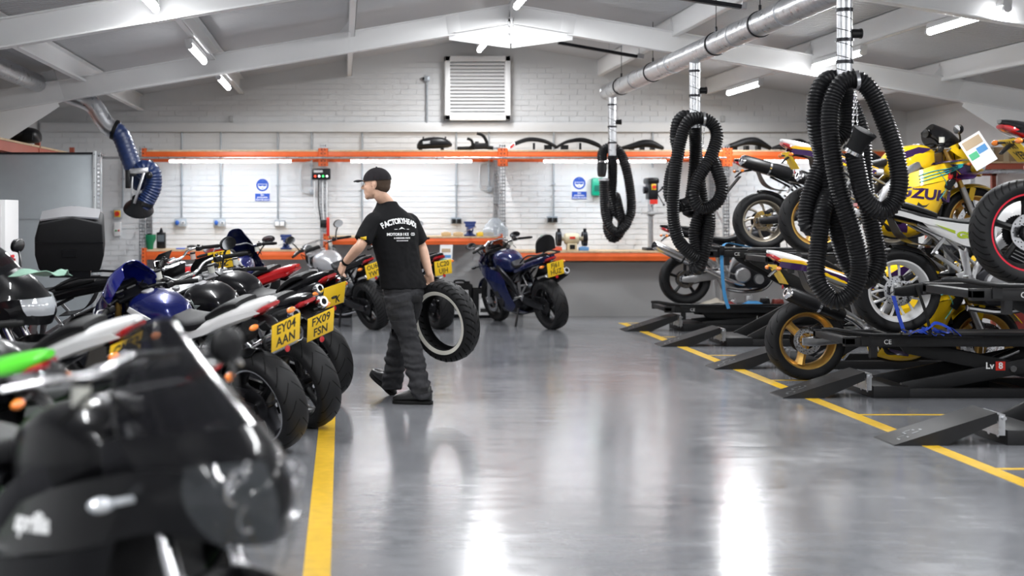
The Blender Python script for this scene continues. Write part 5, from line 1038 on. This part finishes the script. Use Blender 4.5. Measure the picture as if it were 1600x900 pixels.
# the yellow one, raised
def side_bvh(b):
    vs = []; fs = []
    for k in kids(b):
        if k.type == 'MESH' and k.name.split('.')[0] in ('upper_fairing', 'lower_fairing', 'purple_panel', 'tail_fairing', 'tail_panel', 'fuel_tank', 'side_cowl'):
            q = len(vs); vs += [v.co.copy() for v in k.data.vertices]; fs += [tuple(i + q for i in p.vertices) for p in k.data.polygons]
    return BVHTree.FromPolygons(vs, fs)
def suzi(loc, lab, sc_=1., low=False, pt=None, rz=0.):
    b = flat(loc, lab, body=pY, body2=pY, tank=pY, tail=pW, rim=GOLD, style='three', ex='mid', can_m=BLK, tail_kick=.06, pl=pt, pl_tilt=.55, bars='clip', scale=sc_, frame_m_=ALU, swing=ALU, rx=-.10, screen=GLASS_S, screen_h=.05, light=True, rz=rz)
    TEAL = mat('teal_stripe', (.03, .42, .42), .3, coat=1); RD = mat('red_mark', (.5, .02, .02), .4)
    for s in (-1, 1):
        bv = side_bvh(b); dr = Vector((0, -s, 0)); Q = lambda pts: [Vector((x, s * .5, z)) for x, z in pts]
        for q in ([(1.22, .705), (1.43, .745), (1.44, .80), (1.10, .80)], [(1.16, .60 + .05), (1.22, .69), (1.12, .78), (1.04, .74)], [(.60, .22), (.76, .20), (.72, .40), (.62, .38)], [(.98, .80), (1.2, .83), (1.2, .845), (1.0, .815)]): conform(bv, Q(q), pP, 'purple_panel', b, .004, 8, dr)
        def snake(P, r_):
            out = []
            for x, z in [(v.x, v.z) for v in cat_rom([(a, 0, c) for a, c in P], 6)]:
                h = bv.ray_cast(Vector((x, s * 1.2, z)), dr); out.append(Vector((x, h[0].y + s * .005 if h[0] is not None else s * .22, z)))
            return MB().tube(out, r_, 8, ry=.5).build('teal_stripe', TEAL, b)
        for z0 in (.0, -.028, -.056): snake([(.84, .70 + z0), (.96, .74 + z0), (1.10, .765 + z0 * .6), (1.22, .80 + z0 * .3)], .0095)
        snake([(1.02, .50), (1.06, .56), (1.07, .62), (1.03, .70), (1.0, .74)], .006); snake([(1.10, .81), (1.22, .835), (1.32, .84), (1.30, .815), (1.14, .795)], .005)
        S = lambda r, o=.004: [(x, s * (y + o), z) for x, y, z in r]
        m = MB(); m.prism([(.60, .84), (.70, .90), (.86, .955), (.98, .94), (.90, .90), (.76, .86), (.66, .80)], s * .160 - .004, s * .160 + .004); m.build('purple_panel', pP, b)
        m = MB(); m.patch([S(((-.22, .07, .965), (0, .115, .94), (.3, .13, .84), (.52, .12, .77)), .012), S(((-.23, .07, .955), (0, .118, .93), (.3, .133, .83), (.52, .122, .76)), .013)], .004); m.build('gold_stripe', mat('gold_stripe', (.8, .42, .04), .35), b)
        m = MB(); m.patch([S(((-.22, .075, .945), (0, .12, .91), (.3, .134, .815), (.50, .122, .75)), .012), S(((-.24, .07, .90), (0, .12, .86), (.3, .134, .775), (.50, .122, .71)), .013)], .004); m.build('purple_panel', pP, b)
        m = MB(); m.prism([(1.05, .60), (1.08, .70), (1.12, .76), (1.16, .74), (1.15, .64), (1.10, .57)], s * .245 - .012, s * .245 + .014); m.build('air_duct', BLK, b, bev=.006)
    return b, RD
def stick(b, t, size, m, c, slope, yoff, bold=.004, sx=1.15, s=-1, sp=1., nm='lettering'):
    """lettering that follows the side skin of the motorcycle b (right side s=-1)"""
    o = text(t, size, m, b, frame_m((c[0], -.5, c[1]), (math.cos(slope), 0, math.sin(slope)), (0, 0, 1)), nm, bold=bold, sx=sx, sp=sp, ext=.001)
    bv = side_bvh(b); M = frame_m((c[0], -.5, c[1]), (math.cos(slope), 0, math.sin(slope)), (0, 0, 1))
    base = {}
    for v in o.data.vertices:
        p = M @ v.co; h = bv.ray_cast(Vector((p.x, -1.2, p.z)), Vector((0, 1, 0)))
        y = h[0].y if h[0] is not None and h[0].y < 0 else -.2; v.co = Vector((p.x, y - .0025 - (.0015 if v.co.z > 0 else 0), p.z))
    o.matrix_local = Matrix(); return o
b, RD = suzi((4.42, 13.3, 1.04), 'yellow and purple sports motorcycle with SUZUKI lettering, raised high on a lift', 1.05, pt=('', ''))
stick(b, 'SUZUKI', .125, pP, (.86, .54), -.12, 0, sx=1.25, bold=.005); stick(b, 'R', .10, RD, (1.13, .70), -.30, 0, sx=1.5, bold=.008); stick(b, 'GSX', .04, WINK, (1.13, .64), -.30, 0, bold=.002)
t = thing('paper_tag', 'white printed job sheet hung on the yellow motorcycle\'s screen', 'paper', W(1528, 236, 12.9)); t.rotation_euler = (0, R(-32), R(-10))
MB().box((0, 0, 0), (.21, .003, .30)).build('sheet', WINK, t); m = MB(); m.box((.0, -.003, .09), (.17, .002, .08)); m.build('picture', mat('tan_print', (.5, .38, .25), .5), t); m = MB(); m.box((.04, -.003, .0), (.09, .002, .06)); m.build('picture', mat('blue_print', (.1, .3, .6), .5), t); m = MB(); m.box((-.05, -.003, -.02), (.08, .002, .06)); m.build('picture', mat('green_print', (.1, .5, .25), .5), t)
b, _ = suzi((3.99, 12.25, 0), 'yellow, white and purple sports motorcycle with gold rear wheel standing on the floor between lifts', 1.08, pt=('', ''))
# white naked one on the low lift
GSG = mat('lime_mark', (.42, .55, .03), .4)
b = flat((4.37, 11.22, .485), 'white naked motorcycle with green GS lettering and white-rimmed rear wheel on the low lift', body=pW, body2=pW, tank=pW, tail=BLK, rim=pW, style='multi', ex=None, can_m=DM, fair=False, naked=True, scale=1.08, bars='high', mirrors=False, frame_m_=ALU, swing=BLK, tail_kick=.02)
m = MB()
for s in (-1, 1): m.patch([[(.10, s * .12, .86), (.30, s * .155, .82), (.50, s * .165, .80), (.66, s * .16, .84)], [(.16, s * .125, .80), (.34, s * .16, .73), (.48, s * .168, .70), (.66, s * .17, .72)], [(.24, s * .12, .74), (.36, s * .15, .68), (.46, s * .165, .64), (.62, s * .17, .64)]], .005)
m.build('side_cowl', pW, b)
stick(b, 'GS', .062, GSG, (.43, .72), -.03, 0, sx=1.5, bold=.004); m = MB(); m.prism([(.22, .80), (.36, .755), (.42, .71), (.34, .74)], -.168, -.160); m.build('lime_stripe', GSG, b)
# nearest raised machine, only its tail and rear wheel in view
b = flat((4.53, 9.10, .975), 'black motorcycle with red-striped rear wheel and plate ending YEB at the right edge', body=pK, tank=pK, rim=BLK, style='five', stripe=mat('red_stripe', (.55, .01, .03), .35), ex=None, scale=1.08, pl=('PK1', 'YEB'), pl_tilt=.75, tail_kick=.02, ty=TY2, rz=R(0), rx=-.12, wx=-.15)
# --- the near black one
b = bike('large black sports touring motorcycle with aprilia lettering, blurred in the foreground', (-1.26, 4.20, 0), R(-42), R(0), scale=1.0, body=pK, body2=pK, tank=pK, bars='high', screen=GLASS_S, nose='upright', light=False, mirrors=False, name='motorcycle')
stick(b, 'aprilia', .062, WINK, (.90, .70), .12, 0, sx=1.3, bold=.0025)
for s in (-1, 1):
    m = MB(); S = lambda r: [(x, s * y, z) for x, y, z in r]
    m.patch([S(((1.36, .15, .875), (1.44, .09, .885), (1.49, .03, .89))), S(((1.37, .165, .81), (1.475, .10, .82), (1.53, .03, .81))), S(((1.40, .145, .75), (1.49, .085, .73), (1.53, .025, .71))), S(((1.45, .09, .69), (1.485, .05, .665), (1.50, .02, .64)))], .008); h_ = m.build('headlight', mat('headlamp_glass', (.10, .11, .12), .05, alpha=.2, coat=1), b)
    m = MB(); m.lathe([(.001, -.03), (.03, -.02), (.042, .012), (.037, .012), (.02, -.01), (.001, -.015)], (1.452, s * .085, .835), (1, 0, 0), 20); m.build('reflector', CHR, h_); m = MB(); m.lathe([(.001, -.03), (.02, -.02), (.03, .008), (.026, .008), (.001, -.015)], (1.47, s * .07, .765), (1, 0, 0), 20); m.build('reflector', CHR, h_)
    for k in range(4): MB().box((1.455 + .01 * (k % 2), s * (.05 + .022 * k), .875 - .012 * k), (.01, .014, .03)).build('reflector', CHR, h_, bev=.003)
for s in (1,): mirror_(b, (1.20, s * .16, .96), (1.12, s * .20, 1.09), (.02, .055, .05))
m = MB(); m.tube([(1.15, -.172, .92), (1.08, -.132, 1.02), (1.05, -.052, 1.155), (1.11, -.03, 1.18), (1.13, 0, 1.187), (1.11, .03, 1.18), (1.05, .052, 1.155), (1.08, .132, 1.02), (1.15, .172, .92)], .004, 8, smooth=5); m.build('screen_edge', BLK, b)
# ================================================================ straps, cloths, parts on the lifts
BS = mat('strap_blue', (.01, .05, .42), .6); LBS = mat('strap_light_blue', (.05, .26, .55), .6)
def ribbon(mb, P, w_, n=4, ax=(0, 1, 0)):
    C_ = cat_rom(P, n); a = Vector(ax) * w_ / 2; mb.patch([[p - a for p in C_], [p + a for p in C_]], .002, 1, 1)
t = thing('ratchet_strap', 'blue ratchet strap heaped by the white-rimmed wheel on the low lift', 'strap', (4.35, 10.99, .475)); random.seed(11)
m = MB(); ribbon(m, [(-.08, .02, .32), (-.04, 0, .15), (-.0, -.01, .02)], .03, ax=(1, 0, 0))
P = [(.02 + k * .05, (-.02, .05)[k % 2], .015 + (0, .035, .02, .06)[k % 4]) for k in range(9)]; ribbon(m, P, .05, 6); ribbon(m, [(.12, .05, .02), (.18, -.02, .08), (.26, .03, .11), (.34, -.02, .07), (.38, .02, .02), (.30, .05, .04), (.22, 0, .07)], .05, 6, (.2, .8, .4)); ribbon(m, [(.05, 0, .03), (.10, -.04, .06), (.18, .0, .03), (.24, .05, .05), (.30, -.02, .02)], .05, 6, (.5, .8, .2)); m.build('webbing', BS, t)
m = MB(); m.box((.0, -.02, .03), (.07, .05, .012)); m.box((.0, -.02, .055), (.06, .04, .01), Matrix.Rotation(.4, 3, 'Y')); m.cyl((-.03, -.05, .04), (-.03, .01, .04), .008, n=8); m.build('ratchet', CHR, t)
t = thing('tie_down_strap', 'light blue tie-down strap over the deck of the black motorcycle\'s lift', 'strap', (4.05, 15.2, 1.03))
m = MB(); ribbon(m, [(.42, .3, .02), (.2, .1, .06), (.03, -.03, .07), (.0, -.04, -.1), (.03, -.03, -.45), (.08, -.02, -.62)], .035, ax=(1, 0, .2)); m.build('webbing', LBS, t); m = MB(); m.box((.0, -.05, .0), (.05, .03, .1)); m.build('buckle', BLK, t, bev=.004)
t = thing('tie_down_strap', 'black tie-down strap crossing the white-rimmed wheel', 'strap', (4.45, 10.97, .475)); m = MB(); ribbon(m, [(.02, .1, .40), (.06, .02, .2), (.10, .0, .01)], .025, ax=(1, 0, 0)); m.build('webbing', RUB, t)
random.seed(5)
def heap(lab, c, sz, mm, nm='cloth'):
    t = thing(nm, lab, 'cloth', c); nx, ny = 7, 4
    m = MB(); m.patch([[((i / (nx - 1) - .5) * sz[0], (j / (ny - 1) - .5) * sz[1], (math.sin(PI * i / (nx - 1)) * math.sin(PI * (j + .5) / ny) * sz[2] * random.uniform(.6, 1.2))) for i in range(nx)] for j in range(ny)], .01, 4, 4); m.build('folded_cloth', mm, t); return t
heap('beige glove and cloth heap under the stripped motorcycle', (4.55, 17.3, .305), (.42, .25, .09), mat('cloth_beige', (.42, .38, .32), .9)); heap('light blue cloth on the farthest lift', (4.98, 17.28, .305), (.34, .2, .06), LBS); heap('dark red cloth on the farthest lift', (4.72, 17.22, .305), (.2, .12, .05), mat('cloth_red', (.2, .02, .02), .9))
for px, py, l, s in ((1170, 462, 'silver engine casting standing on the farthest lift', (.1, .08, .12)), (1145, 470, 'small alloy bracket on the farthest lift', (.08, .08, .07)), (1215, 470, 'dark red box of parts on the farthest lift', (.14, .12, .08)), (1195, 468, 'black plastic cover on the farthest lift', (.12, .1, .09))):
    c = W(px, 0, 17.32); t = thing('spare_part', l, 'motorcycle part', (c.x, 17.32, .301)); mm = CAST if 'silver' in l or 'alloy' in l else mat('part_red', (.2, .03, .02), .5) if 'red' in l else BLK
    m = MB(); m.box((0, 0, s[2] / 2), s, taper=.8); m.cyl((0, -s[1] / 2 - .01, s[2] * .5), (0, 0, s[2] * .5), s[2] * .3, n=14); m.build('casting', mm, t, bev=.008); m = MB(); m.cyl((s[0] * .25, 0, s[2]), (s[0] * .25, 0, s[2] + .02), .012, n=8); m.build('stud', CHR, t)
t = thing('tool_trolley', 'dark red tool chest standing beyond the low lift at the right', 'tool chest', (6.35, 12.6, 0)); RC = mat('chest_red', (.25, .03, .025), .4)
MB().bb((-.3, -.2, .06), (.35, .22, .78)).build('body', RC, t, bev=.01)
for k in range(5): d_ = MB().bb((-.28, -.215, .10 + k * .13), (.33, -.2, .215 + k * .13)).build('drawer', RC, t, bev=.004); MB().bb((-.18, -.235, .185 + k * .13), (.23, -.215, .20 + k * .13)).build('handle', CHR, d_)
for x in (-.24, .28): m = MB(); m.cyl((x, -.14, .035), (x, -.10, .035), .034, n=14); m.cyl((x, .12, .035), (x, .16, .035), .034, n=14); m.build('castor', RUB, t)
# ================================================================ THE MAN WITH THE TYRE
SKIN = mat('skin', (.62, .38, .27), .5, var=.05, vs=30, bump=.05, bs=200); SHIRT = mat('black_cotton', (.006, .006, .007), .85, spec=.2, bump=.2, bs=500, var=.1)
TROU = mat('work_trouser', (.03, .03, .033), .85, spec=.25, bump=.3, bs=500, var=.15, vs=14); HAIR = mat('brown_hair', (.06, .035, .02), .8, bump=.5, bs=300); BOOT = mat('boot_leather', (.015, .015, .015), .38, bump=.15, bs=100)
CAP = mat('cap_cloth', (.016, .014, .016), .8, spec=.2, bump=.2, bs=400)
man = thing('person', 'man in black T-shirt, cap and work trousers walking left, carrying a whitewall tyre', 'person', (W(628, 0, 10.8).x, 10.85, 0)); OM = man.location.copy()
def J(px, py, d): return W(px, py, d) - OM
f = Vector((-.55, .83, 0)).normalized(); lt = Vector((.83, .55, 0)).normalized(); UP = Vector((0, 0, 1))
def limb(mb, pts, rad, sm=5, n=16):
    mb.tube(pts, rad, n, smooth=sm); mb.sphere(pts[0], rad[0] * .98, 14); mb.sphere(pts[-1], rad[-1] * .98, 14)
def torso(mb, rows, n=28, ex=2.3):
    mb.skin([mb.ring(Vector((c[0], c[1], z)), lt * a, f * b, n, ex) for (c, z, a, b) in rows])
neck = J(605, 318, 10.82); hipc = J(631, 462, 10.84); hc = J(587, 288, 10.78)
shL, shR = J(585, 341, 10.72), J(639, 342, 10.92); elL, elR = J(563, 384, 10.64), J(659, 386, 10.97); wrL, wrR = J(538, 412, 10.80), J(671, 428, 10.90)
hpL, hpR = J(620, 468, 10.76), J(642, 468, 10.90); knL, knR = J(641, 536, 10.78), J(622, 536, 11.06); anL, anR = J(658, 612, 10.70), J(613, 600, 11.20)
def hand(mb, w_, d, pn, th, curl=.9, s=1.):
    """palm from wrist w_ along d, palm normal pn, thumb side th, five curled fingers"""
    d = d.normalized(); pn = (pn - d * pn.dot(d)).normalized(); th = (th - d * th.dot(d) - pn * th.dot(pn)).normalized()
    for k in (-.026, -.009, .009, .026): limb(mb, [w_ + d * .01 + th * k * .6, w_ + d * .05 * s + th * k, w_ + d * .088 * s + th * k], [.015, .015, .0115], 2, 10)
    for k, L_ in ((.028, .072), (.0095, .08), (-.0095, .075), (-.028, .058)):
        p = w_ + d * .086 * s + th * k; a = .25; P = [p]
        for q in (.45, .32, .23):
            a += curl * (.55 if q == .45 else .8); p = p + (d * math.cos(a) + pn * math.sin(a)) * L_ * q * s; P.append(p)
        limb(mb, P, [.0098, .0092, .0085, .0072], 3, 10)
    p = w_ + d * .02 + th * .03; limb(mb, [p, p + (d * .6 + th * .6 + pn * .3).normalized() * .038, p + (d * .8 + th * .45 + pn * .6).normalized() * .062, p + (d * .8 + th * .2 + pn * .9).normalized() * .085], [.014, .0115, .0105, .009], 3, 10)
mb = MB()
hf = Vector((-.92, .32, -.06)).normalized(); hl = UP.cross(hf).normalized(); hu = hf.cross(hl); HM = Matrix((hf, hl, hu)).transposed()
def HP(x, y, z): return hc + HM @ Vector((x, y, z))
def he(c, r): mb.sphere(HP(*c), r, 22, HM)
he((-.012, 0, .028), (.100, .078, .098)); he((.018, 0, -.02), (.078, .066, .085)); he((.040, 0, -.065), (.050, .050, .045)); he((.070, 0, -.092), (.022, .026, .02)); he((.0, .0, -.06), (.055, .058, .04))
limb(mb, [HP(.082, 0, .022), HP(.096, 0, .0), HP(.108, 0, -.020)], [.009, .010, .013], 3); he((.098, .012, -.024), (.012, .009, .008)); he((.098, -.012, -.024), (.012, .009, .008))
he((.078, 0, -.052), (.020, .026, .008)); he((.075, 0, -.064), (.020, .022, .008)); he((.072, 0, .032), (.024, .055, .010))
for s in (-1, 1): he((.055, s * .036, -.022), (.028, .024, .02)); he((-.012, s * .078, -.008), (.018, .008, .032)); he((-.018, s * .084, .0), (.016, .006, .022)); he((-.008, s * .080, -.034), (.009, .006, .010))
limb(mb, [HP(-.02, 0, -.04), HP(-.035, 0, -.09), neck, neck - UP * .06], [.056, .052, .054, .07])
torso(mb, [((hipc.x, hipc.y), .80, .13, .09), ((hipc.x, hipc.y), .92, .145, .10), ((.5 * (hipc.x + neck.x), .5 * (hipc.y + neck.y)), 1.10, .135, .09), ((neck.x * .8 + hipc.x * .2, neck.y), 1.28, .16, .10), ((neck.x, neck.y), 1.40, .14, .08), ((neck.x, neck.y), 1.47, .07, .06)])
for a, b, c, e in ((shL, elL, wrL, 1), (shR, elR, wrR, -1)):
    a2 = a - UP * .03; limb(mb, [a2, a.lerp(b, .35), a.lerp(b, .75), b, b.lerp(c, .25), b.lerp(c, .7), c], [.042, .048, .042, .039, .041, .033, .026])
hand(mb, wrL, Vector((-.35, .45, -.75)), Vector((.6, .5, -.2)), Vector((-.3, .5, .5)), .75, .95)
hand(mb, wrR + Vector((0, .0, .01)), Vector((.05, .02, -1)), Vector((-.7, -.72, 0)), Vector((-.7, .7, 0)), 1.05, .9)
for a, b, c in ((hpL, knL, anL), (hpR, knR, anR)): limb(mb, [a, a.lerp(b, .5), b, b.lerp(c, .35), c], [.065, .055, .042, .04, .028])
body = remesh(mb, 'body', SKIN, .0052, 5, man)
for s in (-1, 1):
    m = MB(); m.sphere(HP(.078, s * .031, .006), .0125, 14); e = m.build('eye', mat('eye_white', (.75, .73, .7), .2), man); m = MB(); m.sphere(HP(.0865, s * .031, .006), .0055, 10); m.build('iris', mat('iris', (.05, .03, .02), .2), e)
    m = MB(); m.tube([HP(.09, s * .014, .026), HP(.088, s * .032, .031), HP(.074, s * .048, .027)], .0035, 6, smooth=3); m.build('eyebrow', HAIR, man)
mb = MB(); mb.sphere(HP(-.022, 0, .018), (.097, .0785, .088), 26, HM); mb.sphere(HP(-.05, 0, -.02), (.062, .066, .055), 22, HM)
hair = remesh(mb, 'hair', HAIR, .005, 2, man, lambda c: .0018 * noise.noise(c * 160))
# cap
m = MB(); rings = []
for k in range(9):
    t = k / 8 * PI / 2; rings.append([HP(-.014, 0, .034) + HM @ Vector((.111 * math.cos(t) * math.cos(a), .088 * math.cos(t) * math.sin(a), -.006 + .098 * math.sin(t))) for a in [2 * PI * i / 36 for i in range(36)]])
m.skin(rings); m.sphere(HP(-.014, 0, .128), .007, 8); cap = m.build('cap', CAP, man)
m = MB(); m.patch([[HP(.085, -.07, .03), HP(.097, 0, .034), HP(.085, .07, .03)], [HP(.13, -.06, .030), HP(.145, 0, .040), HP(.13, .06, .030)], [HP(.155, -.04, .024), HP(.175, 0, .032), HP(.155, .04, .024)]], .004); m.build('cap_peak', CAP, cap)
m = MB()
for k in range(6):
    a = PI * k / 6; m.tube([HP(-.014, 0, .034) + HM @ Vector((.1118 * math.cos(t) * math.cos(a), .0888 * math.cos(t) * math.sin(a), -.006 + .0985 * math.sin(t))) for t in [PI * i / 16 for i in range(17)]], .0009, 4)
m.build('cap_seam', CAP, cap); m = MB(); m.box(HP(-.035, .081, .045), (.022, .003, .012), HM @ Matrix.Rotation(.25, 3, 'Z')); m.build('cap_mark', mat('cap_red', (.4, .03, .03), .6), cap)
# T-shirt
mb = MB(); cx = lambda t: (neck.x + (hipc.x - neck.x) * t, neck.y + (hipc.y - neck.y) * t)
torso(mb, [(cx(1.02), .862, .187, .128), (cx(.95), .90, .182, .128), (cx(.75), 1.02, .172, .120), (cx(.5), 1.18, .185, .122), (cx(.36), 1.30, .202, .125), (cx(.3), 1.385, .190, .112), (cx(.15), 1.445, .140, .090), (cx(.02), 1.49, .088, .078), (cx(-.02), 1.525, .070, .068)], 32, 2.4)
for a, b in ((shL, elL), (shR, elR)): mb.tube([a + (Vector((neck.x, neck.y, a.z)) - a) * .5 + UP * -.03, a + UP * -.018, a.lerp(b, .4), a.lerp(b, .84)], [.055, .066, .068, .068], 20, smooth=5)
def wr_shirt(c):
    k = min(1, max(0, (1.42 - c.z) * 4)); return k * (.007 * noise.noise(Vector((c.x * 16, c.y * 16, c.z * 5))) + .003 * noise.noise(c * 30)) + .001
shirt = remesh(mb, 't_shirt', SHIRT, .008, 4, man, wr_shirt)
bs = BVHTree.FromPolygons([v.co.copy() for v in shirt.data.vertices], [tuple(p.vertices) for p in shirt.data.polygons])
def on_back(t, size, u, v, rot=0, nm='lettering', m_=WINK, data=None, **k):
    """print wrapped on the back of the shirt; u to his right, v up, from the point between the shoulder blades"""
    me = (data or text_data(t, size, **k)).copy(); me.materials.clear(); me.materials.append(m_); o = place(me, nm, shirt)
    c0 = Vector((*cx(.3), 1.33)) + lt * .0
    for q in me.vertices:
        x = q.co.x * math.cos(rot) - q.co.y * math.sin(rot) + u; y = q.co.x * math.sin(rot) + q.co.y * math.cos(rot) + v; hi = q.co.z > 0
        p = c0 + lt * x + UP * y; h = bs.ray_cast(p - f * .6, f)
        if h[0] is not None: q.co = h[0] - f * (.0032 if hi else .001)
        else: q.co = p - f * .12
    return o
RA = .34; wd = 'FACTORYHEADS'; adv = {'I': .5, 'M': 1.15, 'W': 1.2}
tot = .315; 
for i, ch in enumerate(wd):
    t = (i / (len(wd) - 1) - .5) * tot / RA; on_back(ch, .056, RA * math.sin(t), .045 + RA * math.cos(t) - RA, -t, bold=.0022, sx=.82, ext=.0004)
for i, ch in enumerate('MOTORBIKE CO'):
    if ch != ' ': on_back(ch, .029, (i / 11 - .5) * .23, -.055, 0, bold=.0012, ext=.0004)
on_back('& DESIGNER PARTS', .015, 0, -.083, 0, bold=.0008, ext=.0004, sp=1.15); on_back('TEES & MODERN FREEDOM', .0085, 0, -.103, 0, bold=.0004, ext=.0004)
tri = MB().prism([(-.03, -.006), (-.002, .014), (.03, -.006), (.004, .001)], -.0004, .0004, 'xy').mesh('emblem', WINK); on_back('', 0, 0, -.012, 0, 'emblem', data=tri)
for s in (-1, 1): on_back('', 0, s * .055, -.016, 0, 'emblem', data=MB().prism([(-.012, -.002), (.012, -.002), (.012, .002), (-.012, .002)], -.0004, .0004, 'xy').mesh('emblem', WINK))
q = shL.lerp(elL, .72); conform(bs, [q + Vector((-.01 - .02, 0, -.02)), q + Vector((.035 - .02, 0, -.01)), q + Vector((.035 - .02, 0, .015)), q + Vector((-.01 - .02, 0, .005))], YPLATE, 'sleeve_label', shirt)
c = elL.lerp(wrL, .90); m = MB(); m.lathe([(.026, -.01), (.034, -.01), (.034, .01), (.026, .01)], c, wrL - elL, 22, closed=True); m.build('wristband', RUB, man)
# trousers
mb = MB(); torso(mb, [((hipc.x, hipc.y), .76, .135, .11), ((hipc.x, hipc.y), .83, .165, .125), ((hipc.x, hipc.y), .90, .16, .12), ((hipc.x, hipc.y), .98, .15, .11)], 28, 2.3)
mb.tube([hpL + UP * .04, hpL.lerp(knL, .3), hpL.lerp(knL, .75), knL, knL.lerp(anL, .35), knL.lerp(anL, .75), anL, anL - UP * .045], [.105, .102, .084, .078, .080, .080, .082, .08], 20, smooth=5)
mb.tube([hpR + UP * .04, hpR.lerp(knR, .3), hpR.lerp(knR, .75), knR, knR.lerp(anR, .35), knR.lerp(anR, .75), anR, anR - UP * .045], [.105, .100, .084, .078, .080, .080, .082, .08], 20, smooth=5)
def wr_tr(c):
    k = 1.4 if c.z < .42 else .8; return k * (.008 * noise.noise(Vector((c.x * 9, c.y * 9, c.z * 22))) + .004 * noise.noise(c * 35) + .004 * math.sin(c.z * 95 + 5 * noise.noise(c * 8)) * (1 if c.z < .32 or .45 < c.z < .6 else .3))
tr = remesh(mb, 'trousers', TROU, .008, 3, man, wr_tr)
bt = BVHTree.FromPolygons([v.co.copy() for v in tr.data.vertices], [tuple(p.vertices) for p in tr.data.polygons]); TD = mat('trouser_black', (.012, .012, .013), .85)
cf = lambda pts, mm, nm: conform(bt, [J(a, b, 10.8) for a, b in pts], mm, nm, tr)
cf([(610, 481), (637, 476), (638, 468), (610, 472)], TD, 'thigh_patch'); cf([(606, 499), (624, 497), (622, 489), (606, 491)], TD, 'pocket_flap'); cf([(612, 527), (640, 524), (637, 500), (611, 501)], TROU, 'cargo_pocket'); cf([(608, 456), (640, 454), (640, 447), (609, 449)], TROU, 'pocket_flap'); cf([(643, 488), (656, 482), (657, 462), (645, 462)], TD, 'holster_pocket'); cf([(646, 612), (673, 608), (672, 600), (646, 603)], TD, 'hem_band')
m = MB(); m.sphere(J(621, 491, 10.62), .006, 8); m.build('stud', CHR, tr) if False else None
# boots
def boot(heel, toe_dir, up):
    d = toe_dir.normalized(); u = (up - d * up.dot(d)).normalized(); s = d.cross(u)
    X = lambda a, b, c: heel + d * a + s * b + u * c
    def R_(a, w_, z0, z1, lean=0): cz = (z0 + z1) / 2; return [X(a + lean * math.sin(t), w_ * math.copysign(abs(math.cos(t)) ** .8, math.cos(t)), cz + (z1 - z0) / 2 * math.copysign(abs(math.sin(t)) ** .75, math.sin(t))) for t in [2 * PI * i / 20 for i in range(20)]]
    m = MB(); m.skin([R_(-.03, .02, .03, .09), R_(-.02, .036, .02, .14), R_(.02, .042, .02, .17), R_(.075, .043, .02, .165), (R_(.12, .046, .02, .125)), R_(.17, .05, .02, .095), R_(.22, .048, .02, .08), R_(.25, .038, .02, .066), R_(.268, .018, .025, .05)])
    b_ = m.build('boot', BOOT, man); o = []
    for a, w_ in ((-.035, .02), (-.025, .036), (.02, .043), (.08, .040), (.15, .050), (.21, .052), (.25, .042), (.272, .02)): o.append((a, w_))
    m = MB(); top = [X(a, w_, .026) for a, w_ in o] + [X(a, -w_, .026) for a, w_ in o[::-1]]; bot = [X(a, w_, 0) for a, w_ in o] + [X(a, -w_, 0) for a, w_ in o[::-1]]; n = len(top)
    m.add(top + bot, [tuple(range(n)), tuple(range(n, 2 * n))[::-1]] + [(i, (i + 1) % n, n + (i + 1) % n, n + i) for i in range(n)]); m.build('sole', RUB, b_, bev=.004)
    m = MB(); [m.tube([X(.085 + k * .016, -.03, .155 - k * .013), X(.095 + k * .016, 0, .168 - k * .017), X(.085 + k * .016, .03, .155 - k * .013)], .0025, 6, smooth=3) for k in range(4)]; m.build('laces', RUB, b_)
hl_ = W(669, 0, 10.68) - OM; boot(Vector((hl_.x, hl_.y, 0)), Vector((-.93, .22, 0)), UP)
hr_ = W(611, 0, 11.24) - OM; dv = Vector((-.14, .17, .125)); boot(Vector((hr_.x, hr_.y, .012)), dv, Vector((-.1, .1, 1)))
# ---- carried tyre: a thing of its own
n_ = Vector((-.70, -.69, -.17)).normalized(); tc = W(695, 502, 10.86)
ty = thing('tyre', 'loose motorcycle tyre with a white sidewall band, carried by the man', 'tyre', tc); ty.rotation_mode = 'QUATERNION'; ty.rotation_quaternion = Vector((0, -1, 0)).rotation_difference(n_)
TYM = tyre_mat('carried_tyre_rubber', 34, 110, .62)
m = MB(); P = [(.208, -.052), (.222, -.066), (.245, -.072), (.285, -.070), (.302, -.056), (.312, -.03), (.315, 0), (.312, .03), (.302, .056), (.285, .070), (.245, .072), (.222, .066), (.208, .052), (.216, .050), (.235, .060), (.28, .058), (.298, .03), (.303, 0), (.298, -.03), (.28, -.058), (.235, -.060), (.216, -.050)]
m.lathe(P, n=80, closed=True); m.build('casing', TYM, ty, angle=60)
m = MB(); m.lathe([(.216, -.0635), (.222, -.0675), (.246, -.0735), (.246, -.071), (.222, -.064)], n=72, closed=True); m.build('white_band', mat('white_wall', (.62, .60, .54), .6), ty)
m = MB()
for s in (-1, 1):
    m.tube([(Vector((math.cos(a), 0, math.sin(a))) * (.309 - .002 * math.cos(a * 40)) + Vector((0, s * (.033 + .006 * math.sin(a * 24)), 0))) for a in [2 * PI * i / 240 for i in range(240)]], .0032, 5, closed=True)
m.build('tread_groove', INK, ty)
